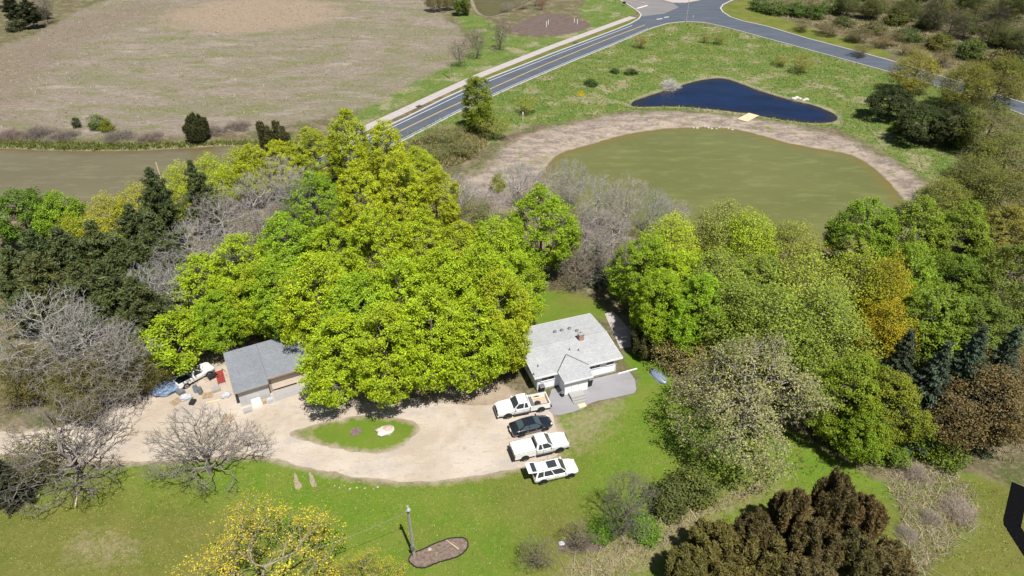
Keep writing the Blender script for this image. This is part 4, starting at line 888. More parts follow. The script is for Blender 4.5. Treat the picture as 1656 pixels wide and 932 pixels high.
# ------------------------------------------------------------------ house
def shingle(name, lo, hi):
    n = Nodes(name); v = n.obj()
    br = nd(n.nt, "ShaderNodeTexBrick", {"Vector": v, "Color1": c4((0.9, 0.9, 0.9)), "Color2": c4((1.08, 1.08, 1.08)), "Mortar": c4((0.55, 0.55, 0.55)), "Scale": 1.0, "Mortar Size": 0.012, "Brick Width": 0.32, "Row Height": 0.15})
    c = n.mix(n.ramp(n.noise(0.45, 5, 0.65, vec=v), 0.3, 0.7), lo, hi)
    c = n.mix(n.math('MULTIPLY', n.ramp(n.noise(1.1, 5, 0.7, vec=v, stretch=(3, 0.6, 1)), 0.55, 0.75), 0.35), c, tuple(q * 0.6 for q in lo))
    c = n.mix(1.0, c, br.outputs[0], 'MULTIPLY')
    c = n.mix(n.ramp(n.noise(14, 3, 0.7, vec=v), 0.4, 0.75), c, n.mix(1.0, c, (0.8, 0.8, 0.82), 'MULTIPLY'))
    return n.principled(c, 0.9, spec=0.2, normal=n.bump(br.outputs[0], 0.4, 0.01))
M['roof_house'] = shingle('roof_house', (0.375, 0.385, 0.40), (0.44, 0.45, 0.46))
M['roof_shed'] = shingle('roof_shed', (0.205, 0.222, 0.25), (0.25, 0.268, 0.295))
HO = Vector((2.64, 59.13, 0)); HA = math.atan2(0.331, 0.943); HL, HD = 11.3, 9.34
def house_local(px, py, z=0.0):
    x, y = G(px, py, z); d = Vector((x, y, 0)) - HO; c, s = math.cos(-HA), math.sin(-HA)
    return (d.x * c - d.y * s, d.x * s + d.y * c)
def window(parent, x, z, w, h, y, facing=-1, along='x', panes=2):
    """window frame with recessed panes on a wall; facing -1 looks along -y (or -x)"""
    f = MB(); t = 0.07
    def bx(a0, a1, z0, z1, d0, d1, mb):
        lo, hi = sorted((y + facing * d0, y + facing * d1))
        mb.box(a0, a1, lo, hi, z0, z1) if along == 'x' else mb.box(lo, hi, a0, a1, z0, z1)
    bx(x, x + w, z, z + t, 0, 0.07, f); bx(x, x + w, z + h - t, z + h, 0, 0.07, f)
    bx(x, x + t, z + t, z + h - t, 0, 0.07, f); bx(x + w - t, x + w, z + t, z + h - t, 0, 0.07, f)
    for k in range(1, panes): bx(x + w * k / panes - 0.03, x + w * k / panes + 0.03, z + t, z + h - t, 0, 0.06, f)
    o = f.build("window", M['trim'], parent)
    for k in range(panes):
        p = MB(); a0 = x + t + (w - 2 * t) * k / panes + (0.03 if k else 0); a1 = x + t + (w - 2 * t) * (k + 1) / panes - (0.03 if k < panes - 1 else 0)
        bx(a0, a1, z + t, z + h - t, 0.004, 0.03, p); p.build("pane", M['glass_blue'], o)
    s = MB(); bx(x - 0.05, x + w + 0.05, z - 0.06, z - 0.003, 0, 0.11, s); s.build("sill", M['trim'], o)
    return o
def build_house():
    e = empty("house", HO, HA); tag(e, "white single-storey house with pale grey shingle roof and front bump-out", "house")
    ez = 2.70; rz = 3.16; my = HD / 2; th = 0.13
    # walls, with a darker block plinth
    w = MB(); x0, x1, y0, y1 = 0.5, HL - 0.5, 0.55, HD - 0.55
    w.box(x0, x1, y0, y0 + 0.15, 0.25, ez - 0.10); w.box(x0, x1, y1 - 0.15, y1, 0.25, ez - 0.10)
    w.box(x0, x0 + 0.15, y0 + 0.15, y1 - 0.15, 0.25, ez - 0.10); w.box(x1 - 0.15, x1, y0 + 0.15, y1 - 0.15, 0.25, ez - 0.10)
    for xa in (x0, x1 - 0.15):
        ya = [(y0 + 0.15, ez - 0.10), (y1 - 0.15, ez - 0.10), (my, rz - 0.18)]
        w.prism([(xa, a, b) for a, b in ya], [(xa + 0.15, a, b) for a, b in ya])
    wall = w.build("wall", M['white_paint'], e)
    p = MB(); p.box(x0 + 0.02, x1 - 0.02, y0 + 0.02, y1 - 0.02, 0, 0.25); p.build("plinth", M['concrete'], e)
    # two roof slopes with an overhang
    for nm, ya, yb in (("roof_slope", 0, my), ("roof_slope", HD, my)):
        r = MB(); r.prism([(0, ya, ez - th), (HL, ya, ez - th), (HL, yb, rz - th), (0, yb, rz - th)], [(0, ya, ez), (HL, ya, ez), (HL, yb, rz), (0, yb, rz)])
        r.build(nm, M['roof_house'], e)
    rc = MB(); rc.prism([(0.02, my - 0.16, rz + 0.0), (0.02, my + 0.16, rz + 0.0), (0.02, my, rz + 0.035)], [(HL - 0.02, my - 0.16, rz + 0.0), (HL - 0.02, my + 0.16, rz + 0.0), (HL - 0.02, my, rz + 0.035)]); rc.build("ridge_cap", M['roof_house'], e)
    # fascia and barge boards
    for yy in (-0.035, HD + 0.003):
        f = MB(); f.box(-0.03, HL + 0.03, yy, yy + 0.032, ez - 0.22, ez + 0.012); f.build("fascia", M['trim'], e)
    for xx in (-0.035, HL + 0.003):
        for ya, yb in ((0.0, my), (HD, my)):
            f = MB(); f.prism([(xx, ya, ez - 0.22), (xx + 0.032, ya, ez - 0.22), (xx + 0.032, ya, ez + 0.014), (xx, ya, ez + 0.014)], [(xx, yb, rz - 0.22), (xx + 0.032, yb, rz - 0.22), (xx + 0.032, yb, rz + 0.014), (xx, yb, rz + 0.014)])
            f.build("barge_board", M['trim'], e)
    so = MB(); so.box(0.03, x0 - 0.003, 0.03, HD - 0.03, ez - 0.18, ez - 0.15); so.box(x1 + 0.003, HL - 0.03, 0.03, HD - 0.03, ez - 0.18, ez - 0.15); so.box(x0, x1, 0.03, y0 - 0.003, ez - 0.18, ez - 0.15); so.build("soffit", M['trim'], e)
    # bump-out
    b = MB(); bx0, bx1, by0 = 3.30, 6.25, -1.25
    b.box(bx0, bx1, by0, by0 + 0.15, 0.12, ez - 0.24); b.box(bx0, bx0 + 0.15, by0 + 0.15, y0 - 0.003, 0.12, ez - 0.12); b.box(bx1 - 0.15, bx1, by0 + 0.15, y0 - 0.003, 0.12, ez - 0.12)
    b.build("bump_out_wall", M['white_paint'], e)
    p = MB(); p.box(bx0 + 0.02, bx1 - 0.02, by0 + 0.02, y0 - 0.01, 0, 0.12); p.build("plinth", M['concrete'], e)
    zf = ez - 0.12; za = ez + (rz - ez) * 2.25 / my + 0.16
    def bz(y): return zf + (za - zf) * (y + 1.78) / (2.25 + 1.78)
    pent = [(2.95, -1.78), (6.60, -1.78), (6.78, -0.02), (4.88, 2.25), (2.85, -0.02)]
    r = MB(); r.prism([(x, y, bz(y) - 0.13) for x, y in pent], [(x, y, bz(y)) for x, y in pent]); r.build("bump_out_roof", M['roof_house'], e)
    for (xa, ya), (xb, yb), nm in (((2.85, -0.02), (4.86, 2.27), 'l'), ((6.78, -0.02), (4.90, 2.27), 'r')):
        d = Vector((xb - xa, yb - ya, 0)).normalized(); nrm = Vector((-d.y, d.x, 0)) * (0.07 if nm == 'l' else -0.07)
        f = MB(); f.prism([(xa, ya, bz(ya) - 0.10), (xa + nrm.x, ya + nrm.y, bz(ya) - 0.10), (xa + nrm.x, ya + nrm.y, bz(ya) + 0.015), (xa, ya, bz(ya) + 0.015)],
                          [(xb, yb, bz(yb) - 0.10), (xb + nrm.x, yb + nrm.y, bz(yb) - 0.10), (xb + nrm.x, yb + nrm.y, bz(yb) + 0.015), (xb, yb, bz(yb) + 0.015)])
        f.build("valley_flashing", M['dark'], e)
    f = MB(); f.box(2.93, 6.62, -1.815, -1.783, zf - 0.20, zf + 0.012); f.build("fascia", M['trim'], e)
    # windows and doors
    window(e, 1.0, 1.45, 1.7, 0.85, y0); window(e, 7.2, 1.50, 1.5, 0.75, y0); window(e, 9.4, 1.5, 1.1, 0.75, y0, panes=1)
    window(e, 2.2, 1.2, 1.4, 1.0, x0, -1, 'y'); window(e, 5.6, 1.2, 1.4, 1.0, x0, -1, 'y'); window(e, 3.0, 1.2, 1.4, 1.0, x1, 1, 'y')
    d = MB(); d.box(4.15, 5.10, by0 - 0.045, by0 - 0.003, 0.42, 2.38); dr = d.build("door", M['trim'], e)
    h = MB(); h.box(4.98, 5.03, by0 - 0.10, by0 - 0.048, 1.35, 1.42); h.build("handle", M['chrome'], dr)
    # chimney, vents and pipes
    cx, cy = house_local(939, 549, 3.1); zr = lambda y: ez + (rz - ez) * (1 - abs(y - my) / my)
    c = MB(); c.box(cx - 0.32, cx + 0.32, cy - 0.28, cy + 0.28, zr(cy) - 0.15, zr(cy) + 0.85); ch = c.build("chimney", M['brick'], e)
    c = MB(); c.box(cx - 0.38, cx + 0.38, cy - 0.34, cy + 0.34, zr(cy) + 0.853, zr(cy) + 0.93); c.build("chimney_cap", M['concrete'], ch)
    c = MB(); c.tube((cx, cy, zr(cy) + 0.93), (cx, cy, zr(cy) + 1.25), 0.12); c.build("flue", M['galv'], ch)
    for px, py in ((897.5, 536), (908.5, 533.5), (921, 530.5), (933, 535)):
        x, y = house_local(px, py, 3.1); v = MB(); v.tube((x, y, zr(y) - 0.03), (x, y, zr(y) + 0.14), 0.13, 0.13, 10); v.tube((x, y, zr(y) + 0.143), (x, y, zr(y) + 0.21), 0.24, 0.17, 10); v.build("roof_vent", M['metal_grey'], e)
    for px, py in ((921, 567), (935.5, 567.5), (870, 592), (863, 604.5)):
        x, y = house_local(px, py, 2.95); v = MB(); v.tube((x, y, zr(y) - 0.03), (x, y, zr(y) + 0.32), 0.06, 0.06, 8); v.tube((x, y, zr(y) + 0.001), (x, y, zr(y) + 0.05), 0.15, 0.08, 8); v.build("vent_pipe", M['metal_grey'], e)
    # downpipes
    for xx in (0.56, HL - 0.56):
        v = MB(); v.tube((xx, y0 - 0.06, 0.1), (xx, y0 - 0.06, ez - 0.25), 0.04, 0.04, 6); v.build("downpipe", M['trim'], e)
    return e
house = build_house()
def hp(x, y, z=0.0):
    c, s = math.cos(HA), math.sin(HA); return (HO.x + x * c - y * s, HO.y + x * s + y * c, z)

patio_poly = np.array([hp(2.35, 0.3)[:2]] + GL([(884, 655), (887, 664), (893, 670), (903, 672), (925, 667), (943, 661), (951, 654), (965, 649), (1000, 642), (1026, 636), (1029, 630), (1027, 614), (1016, 599)]) + [hp(11.0, 0.3)[:2]])
patio = sheet("patio", patio_poly, 0.022, M['patio'], "grey asphalt apron in front of the house")
side_walk = sheet("side_path", np.array(GL([(978, 508), (990, 503), (1005, 518), (1022, 538), (1038, 553), (1030, 560), (1003, 564)])), 0.018, M['concrete_warm'], "pinkish concrete path along the right side of the house")
# entrance steps with a doormat
st = empty("entrance_steps", hp(4.62, -1.27), HA); tag(st, "grey concrete landing with two steps at the bump-out", "steps")
b = MB(); b.box(-0.85, 0.85, -1.0, -0.01, 0.022, 0.42); b.build("landing", M['concrete'], st, 0.012)
b = MB(); b.box(-0.85, 0.85, -1.33, -1.003, 0.022, 0.28); b.build("step", M['concrete'], st, 0.012)
b = MB(); b.box(-0.85, 0.85, -1.66, -1.333, 0.022, 0.14); b.build("step", M['concrete'], st, 0.012)
b = MB(); b.box(-0.45, 0.45, -2.45, -1.80, 0.024, 0.045); tag(b.build("doormat", M['wood_pale'], None), "tan doormat lying on the apron below the steps", "doormat")
dm = bpy.data.objects["doormat"]; dm.location = hp(4.62, -1.27); dm.rotation_euler = (0, 0, HA)
# low white kerb wall at the right end of the front
a = Vector(hp(10.95, 0.1)); b_ = Vector((*G(1030, 597), 0)); d = (b_ - a)
kw = MB(); kw.box(0, d.length, -0.06, 0.06, 0, 0.14); kwall = kw.build("garden_wall", M['trim'], None, 0.01); kwall.location = a; kwall.rotation_euler = (0, 0, math.atan2(d.y, d.x)); tag(kwall, "low white wall running right from the house corner", "wall")
def bin_(x, y, label, s=1.0, round_=False):
    e = empty("trash_bin", (x, y, 0.022), HA); tag(e, label, "bin")
    m = MB(); m.loft([[(-0.24 * s, -0.24 * s, 0.05), (0.24 * s, -0.24 * s, 0.05), (0.24 * s, 0.24 * s, 0.05), (-0.24 * s, 0.24 * s, 0.05)], [(-0.31 * s, -0.33 * s, 1.0 * s), (0.31 * s, -0.33 * s, 1.0 * s), (0.31 * s, 0.33 * s, 1.0 * s), (-0.31 * s, 0.33 * s, 1.0 * s)]])
    m.build("body", M['black_plastic'], e, 0.02)
    m = MB(); m.prism([(-0.34 * s, -0.37 * s, 1.003 * s), (0.34 * s, -0.37 * s, 1.003 * s), (0.34 * s, 0.37 * s, 1.003 * s), (-0.34 * s, 0.37 * s, 1.003 * s)], [(-0.28 * s, -0.3 * s, 1.09 * s), (0.28 * s, -0.3 * s, 1.09 * s), (0.28 * s, 0.36 * s, 1.12 * s), (-0.28 * s, 0.36 * s, 1.12 * s)])
    m.build("lid", M['metal_grey'], e, 0.01)
    for k in (-1, 1):
        m = MB(); m.tube((k * 0.26 * s, 0.27 * s, 0.1), (k * 0.32 * s, 0.27 * s, 0.1), 0.1, 0.1, 10); m.build("wheel", M['tyre'], e)
bin_(*hp(6.75, -0.55)[:2], "black wheeled bin in the right corner of the bump-out", 1.15)
bin_(*G(876, 634), "black wheeled bin at the left front corner of the house", 0.95)
bin_(*hp(3.05, -1.25)[:2], "small black bin left of the entrance steps", 0.62)

# ------------------------------------------------------------------ shed with a garage door
SO = Vector((-31.3, 56.57, 0)); SA = math.atan2(0.459, 0.889)
def sp(x, y, z=0.0):
    c, s = math.cos(SA), math.sin(SA); return (SO.x + x * c - y * s, SO.y + x * s + y * c, z)
def build_shed():
    e = empty("shed", SO, SA); tag(e, "grey-roofed shed with a tan garage door beside the gravel yard", "shed")
    L, D, zf, zb = 9.6, 7.5, 2.75, 3.05
    def slab(nm, x0, x1, y0, y1):
        f = lambda y: zf + (zb - zf) * y / D
        r = MB(); r.prism([(x0, y0, f(y0) - 0.14), (x1, y0, f(y0) - 0.14), (x1, y1, f(y1) - 0.14), (x0, y1, f(y1) - 0.14)], [(x0, y0, f(y0)), (x1, y0, f(y0)), (x1, y1, f(y1)), (x0, y1, f(y1))]); return r.build(nm, M['roof_shed'], e)
    slab("roof_slope", 0, 3.80, 0, D); slab("roof_slope", 3.86, L, 0.75, D)
    s = MB(); s.prism([(3.80, 0.0, zf - 0.14), (3.86, 0.0, zf - 0.14), (3.86, D, zb - 0.14), (3.80, D, zb - 0.14)], [(3.80, 0.0, zf + 0.02), (3.86, 0.0, zf + 0.02), (3.86, D, zb + 0.02), (3.80, D, zb + 0.02)]); s.build("roof_seam", M['metal_grey'], e)
    w = MB(); w.box(0.35, 3.70, 0.5, 0.65, 0, zf - 0.16); w.box(0.35, 0.5, 0.65, D - 0.4, 0, zf - 0.14); w.box(0.35, L - 0.3, D - 0.4, D - 0.25, 0, zb - 0.2); w.box(L - 0.45, L - 0.3, 1.55, D - 0.4, 0, zf - 0.1); w.box(3.55, 3.70, 0.65, 1.55, 0, zf - 0.16)
    w.build("wall", M['shed_wall'], e)
    w = MB(); w.box(3.70, 4.1, 1.40, 1.55, 0, zf - 0.1); w.box(8.6, L - 0.3, 1.40, 1.55, 0, zf - 0.1); w.box(4.1, 8.6, 1.40, 1.55, 2.25, zf - 0.1); w.build("door_surround", M['wood_brown'], e)
    for k in range(4):
        p = MB(); z0 = 0.32 + k * 0.48; p.box(4.12, 8.58, 1.43, 1.49, z0 + 0.01, z0 + 0.47); p.build("door_panel", M['wood_door'], e, 0.012)
    p = MB(); p.box(0.0, 3.80, -0.03, -0.004, zf - 0.20, zf + 0.01); p.build("fascia", M['wood_grey'], e)
    p = MB(); p.box(3.87, L, 0.72, 0.746, zf - 0.17, zf + 0.04); p.build("fascia", M['wood_brown'], e)
    p = MB(); p.box(-0.03, -0.004, 0.0, D, zf - 0.2, zf + 0.02); p.build("barge_board", M['wood_brown'], e)
    p = MB(); p.box(4.0, 8.8, 0.2, 1.38, 0.0, 0.10); p.build("door_sill", M['concrete'], e)
    p = MB(); p.box(4.0, 9.0, -0.25, 0.197, 0.0, 0.07); p.build("apron", M['concrete'], e)
    return e
M['shed_wall'] = plain('shed_wall', (0.42, 0.42, 0.42), 0.7, var=0.2, scale=1.5)
M['wood_door'] = plain('wood_door', (0.60, 0.50, 0.41), 0.7, var=0.12, scale=2)
build_shed()

# ------------------------------------------------------------------ vehicles: x forward, y left, z up, origin on the ground under the middle
def car_root(name, label, cat, rear_px, front_px, wheelbase, width, near):
    """placed from where the two wheels on the camera side touch the ground"""
    a = Vector((*G(*rear_px), 0)); b = Vector((*G(*front_px), 0)); d = (b - a).normalized(); left = Vector((-d.y, d.x, 0))
    c = (a + b) / 2 - left * near * (width / 2 - 0.12)
    e = empty(name, (c.x, c.y, 0.014), math.atan2(d.y, d.x)); tag(e, label, cat); return e
def wheels(e, xs, half, r, w=0.24, rim=0.62, rim_mat='rim'):
    for x in xs:
        for s in (-1, 1):
            m = MB(); m.loft([[(x + rr * math.cos(t), s * (half + dy), r + rr * math.sin(t)) for t in [i * 2 * math.pi / 20 for i in range(20)]] for rr, dy in ((r * 0.9, -w / 2), (r, -w / 2 + 0.03), (r, w / 2 - 0.03), (r * 0.9, w / 2))])
            o = m.build("wheel", M['tyre'], e)
            m = MB(); y0, y1 = s * (half + w / 2 - 0.02), s * (half + w / 2 + 0.012)
            m.loft([[(x + r * rim * math.cos(t), y, r + r * rim * math.sin(t)) for t in [i * 2 * math.pi / 16 for i in range(16)]] for y in (y0, y1)]); m.build("rim", M[rim_mat], o)
            m = MB(); m.loft([[(x + r * 0.3 * math.cos(t), y, r + r * 0.3 * math.sin(t)) for t in [i * 2 * math.pi / 10 for i in range(10)]] for y in (y1 + s * 0.003, y1 + s * 0.02)]); m.build("hub", M['dark'], o)
def ring(x, zb, zs, wb, ws, wt, crown=0.03, n_in=0.75):
    """body section: sill, flank, shoulder and slightly domed top"""
    zm = zb + 0.45 * (zs - zb)
    h = [(-wb, zb), (-ws, zm), (-ws * 0.985, zs - 0.08), (-wt, zs), (-wt * n_in * 0.5, zs + crown)]
    return [(x, y, z) for y, z in h] + [(x, -y, z) for y, z in h[::-1]]
def arches(e, xs, half, r):
    for x in xs:
        for s in (-1, 1):
            m = MB(); R1 = r * 1.22; pts = [(x + R1 * math.cos(t), r + R1 * math.sin(t)) for t in [-0.35 + i * (math.pi + 0.7) / 12 for i in range(13)]]
            m.prism([(a, s * (half - 0.20), b) for a, b in pts], [(a, s * (half + 0.008), b) for a, b in pts]); m.build("wheel_arch", M['dark'], e)
def greenhouse(e, st, paint, roof_lo, pillars, glass='glass'):
    """st: (x_base, x_top) stations front to rear at belt and roof; a glass block with painted roof and pillars"""
    (xb0, xt0), (xb1, xt1), zb, zt, wb, wt = st
    g = MB(); g.prism([(xb1, -wb, zb), (xb0, -wb, zb), (xb0, wb, zb), (xb1, wb, zb)], [(xt1, -wt, zt), (xt0, -wt, zt), (xt0, wt, zt), (xt1, wt, zt)]); g.build("windows", M[glass], e)
    r = MB(); k = roof_lo; r.loft([[(xt1 - 0.04, -wt - 0.02, zt - k), (xt0 + 0.04, -wt - 0.02, zt - k), (xt0 + 0.04, wt + 0.02, zt - k), (xt1 - 0.04, wt + 0.02, zt - k)],
                                   [(xt1 - 0.01, -wt + 0.01, zt + 0.03), (xt0 + 0.01, -wt + 0.01, zt + 0.03), (xt0 + 0.01, wt - 0.01, zt + 0.03), (xt1 - 0.01, wt - 0.01, zt + 0.03)],
                                   [(xt1 + 0.10, -wt + 0.22, zt + 0.065), (xt0 - 0.14, -wt + 0.22, zt + 0.065), (xt0 - 0.14, wt - 0.22, zt + 0.065), (xt1 + 0.10, wt - 0.22, zt + 0.065)]]); r.build("roof", paint, e, smooth=False)
    for f0, f1, w in pillars:                                   # fractions from rear (0) to front (1) at belt and roof
        for s in (-1, 1):
            xb = xb1 + (xb0 - xb1) * f0; xt = xt1 + (xt0 - xt1) * f1; o = 0.015
            m = MB(); m.prism([(xb - w, s * (wb - 0.05), zb), (xb + w, s * (wb - 0.05), zb), (xb + w, s * (wb + o), zb), (xb - w, s * (wb + o), zb)],
                              [(xt - w * 0.8, s * (wt - 0.05), zt - 0.02), (xt + w * 0.8, s * (wt - 0.05), zt - 0.02), (xt + w * 0.8, s * (wt + o), zt - 0.02), (xt - w * 0.8, s * (wt + o), zt - 0.02)]); m.build("pillar", paint, e)
def lamp(e, nm, x, y, z, sx, sy, sz, mat):
    m = MB(); m.box(x - sx, x + sx, y - sy, y + sy, z - sz, z + sz); m.build(nm, M[mat], e, 0.02)
def mirror(e, x, z, half, paint):
    for s in (-1, 1):
        m = MB(); m.box(x - 0.07, x + 0.07, s * half - 0.02 if s > 0 else -half - 0.22, half + 0.22 if s > 0 else -half + 0.02, z, z + 0.2); m.build("mirror", paint, e, 0.03)
def seams(e, xs, half, z0, z1):
    for x in xs:
        for s in (-1, 1):
            m = MB(); m.box(x - 0.012, x + 0.012, s * half - 0.01, s * half + 0.01, z0, z1); m.build("door_seam", M['dark'], e)
    for x in xs:
        for s in (-1, 1):
            m = MB(); m.box(x + 0.12, x + 0.32, s * half - 0.02, s * half + 0.022, z1 - 0.14, z1 - 0.09); m.build("door_handle", M['chrome'], e)

def pickup(label, rear_px, front_px, near, cover):
    W = 2.02; e = car_root("pickup_truck", label, "pickup truck", rear_px, front_px, 3.9, W, near); P = M['car_white']; h = W / 2
    # nose, hood and cab base in one shell from the cab back (x -0.55) to the grille (x 3.05)
    b = MB(); b.loft([ring(-0.62, 0.48, 1.16, 0.93, 1.0, 0.96, 0.0), ring(0.2, 0.46, 1.18, 0.94, 1.01, 0.96, 0.0), ring(1.25, 0.46, 1.20, 0.94, 1.01, 0.95, 0.03), ring(1.8, 0.48, 1.20, 0.94, 1.01, 0.92, 0.06), ring(2.6, 0.50, 1.15, 0.93, 1.0, 0.88, 0.06), ring(2.95, 0.52, 1.06, 0.90, 0.96, 0.82, 0.04), ring(3.05, 0.56, 0.95, 0.86, 0.90, 0.78, 0.02)])
    b.build("body", P, e, smooth=False)
    # load bed
    bed = MB(); x0, x1, zt = -3.05, -0.70, 1.24
    bed.box(x0, x1, -h, -h + 0.13, 0.52, zt); bed.box(x0, x1, h - 0.13, h, 0.52, zt); bed.box(x1 - 0.08, x1, -h + 0.13, h - 0.13, 0.6, zt); bed.build("bed_side", P, e, 0.02)
    f = MB(); f.box(x0 + 0.06, x1 - 0.08, -h + 0.13, h - 0.13, 0.6, 0.68); f.build("bed_floor", M['bed_dirty'], e)
    t = MB(); t.box(x0 - 0.02, x0 + 0.06, -h + 0.14, h - 0.14, 0.6, zt - 0.01); tg = t.build("tailgate", P, e, 0.015); lamp(tg, "handle", x0 - 0.03, 0, 1.08, 0.015, 0.12, 0.04, 'dark')
    if cover:
        c = MB(); c.prism([(x0 - 0.02, -h + 0.06, zt + 0.003), (x1 + 0.0, -h + 0.06, zt + 0.003), (x1, h - 0.06, zt + 0.003), (x0 - 0.02, h - 0.06, zt + 0.003)], [(x0 + 0.02, -h + 0.10, zt + 0.06), (x1 - 0.03, -h + 0.10, zt + 0.06), (x1 - 0.03, h - 0.10, zt + 0.06), (x0 + 0.02, h - 0.10, zt + 0.06)]); c.build("bed_cover", P, e)
        for s in (-1, 1):
            g = MB(); g.box(x0, x1, s * (h - 0.05) - 0.02, s * (h - 0.05) + 0.02, zt + 0.004, zt + 0.03); g.build("cover_rail", M['dark'], e)
        g = MB(); g.box(x1 - 0.0, x1 + 0.06, -h + 0.05, h - 0.05, zt - 0.02, zt + 0.05); g.build("cover_rail", M['dark'], e)
    else:
        for s in (-1, 1):
            g = MB(); g.box(x0 + 0.1, x1 - 0.15, s * (h - 0.065) - 0.05, s * (h - 0.065) + 0.05, zt + 0.003, zt + 0.02); g.build("bed_rail", M['metal_grey'], e)
        g = MB(); g.loft([[(-1.75 + 0.36 * math.cos(t), 0.25 + 0.36 * math.sin(t), z) for t in [i * 0.5236 for i in range(12)]] for z in (0.683, 0.90)]); g.build("spare_wheel", M['tyre'], e)
        g = MB(); g.box(-2.9, -1.2, -0.75, -0.55, 0.683, 0.83); g.build("plank", M['wood_pale'], e); g = MB(); g.box(-1.25, -0.85, -0.8, 0.8, 0.683, 1.05); g.build("toolbox", M['metal_grey'], e, 0.02)
    greenhouse(e, ((1.30, 0.62), (-0.60, -0.42), 1.17, 1.80, 0.95, 0.76), P, 0.06, ((0.0, 0.0, 0.13), (0.36, 0.36, 0.06), (1.0, 1.0, 0.05)))
    arches(e, (-1.95, 1.95), h, 0.41); wheels(e, (-1.95, 1.95), h - 0.13, 0.41)
    seams(e, (-0.52, 0.08, 1.22), h, 0.62, 1.14); mirror(e, 1.02, 1.20, 0.98, P)
    for s in (-1, 1):
        r = MB(); r.box(-0.6, 1.25, s * (h - 0.02) - 0.09, s * (h - 0.02) + 0.09, 0.36, 0.42); r.build("running_board", M['dark'], e)
        lamp(e, "headlight", 3.0, s * 0.70, 0.88, 0.07, 0.16, 0.10, 'lamp_clear'); lamp(e, "tail_light", -3.04, s * (h - 0.06), 1.0, 0.045, 0.075, 0.17, 'red_lamp')
    g = MB(); g.box(3.03, 3.10, -0.52, 0.52, 0.70, 0.98); g.build("grille", M['dark'], e)
    g = MB(); g.box(2.95, 3.20, -0.96, 0.96, 0.46, 0.66); g.build("front_bumper", M['chrome'], e, 0.04)
    g = MB(); g.box(-3.28, -3.08, -0.96, 0.96, 0.46, 0.62); g.build("rear_bumper", M['dark'], e, 0.03)
    return e
pickup("white pickup facing left with an open cluttered bed, nearest the house", (872, 667), (824, 676.5), 1, False)
pickup("white pickup with a covered bed, between the black sedan and the white SUV", (846, 746), (907, 731.5), -1, True)

def sedan(label, rear_px, front_px):
    W = 1.84; e = car_root("sedan", label, "car", rear_px, front_px, 2.75, W, -1); P = M['car_black']; h = W / 2
    b = MB(); b.loft([ring(-2.38, 0.42, 0.86, 0.70, 0.78, 0.66, 0.02), ring(-2.25, 0.32, 0.98, 0.80, 0.87, 0.74, 0.02), ring(-1.6, 0.26, 1.00, 0.84, 0.92, 0.80, 0.03), ring(0.0, 0.24, 0.94, 0.84, 0.92, 0.84, 0.0), ring(1.0, 0.25, 0.95, 0.84, 0.92, 0.82, 0.05), ring(1.7, 0.28, 0.86, 0.82, 0.90, 0.74, 0.06), ring(2.2, 0.32, 0.74, 0.74, 0.80, 0.62, 0.04), ring(2.38, 0.38, 0.62, 0.60, 0.64, 0.50, 0.02)])
    b.build("body", P, e, smooth=True)
    greenhouse(e, ((1.15, 0.32), (-1.75, -0.95), 0.93, 1.38, 0.83, 0.60), P, 0.035, ((0.0, 0.0, 0.13), (0.45, 0.38, 0.04), (1.0, 1.0, 0.04)), 'glass_blue')
    for s in (-1, 1):
        m = MB(); m.box(-1.6, 1.0, s * 0.845 - 0.012, s * 0.845 + 0.012, 0.925, 0.95); m.build("chrome_strip", M['chrome'], e)
        lamp(e, "headlight", 2.16, s * 0.60, 0.70, 0.12, 0.12, 0.06, 'lamp_clear'); lamp(e, "tail_light", -2.27, s * 0.66, 0.80, 0.06, 0.14, 0.08, 'red_lamp')
    arches(e, (-1.38, 1.40), h, 0.33); wheels(e, (-1.38, 1.40), h - 0.12, 0.33, 0.22, 0.72)
    seams(e, (-0.9, 0.1, 1.0), h, 0.4, 0.86); mirror(e, 0.85, 0.95, 0.84, P)
    m = MB(); m.box(-2.46, -2.36, -0.24, 0.24, 0.58, 0.72); m.build("number_plate", M['trim'], e)
sedan("black sedan parked between the two white pickups", (844, 707), (881, 697.5))

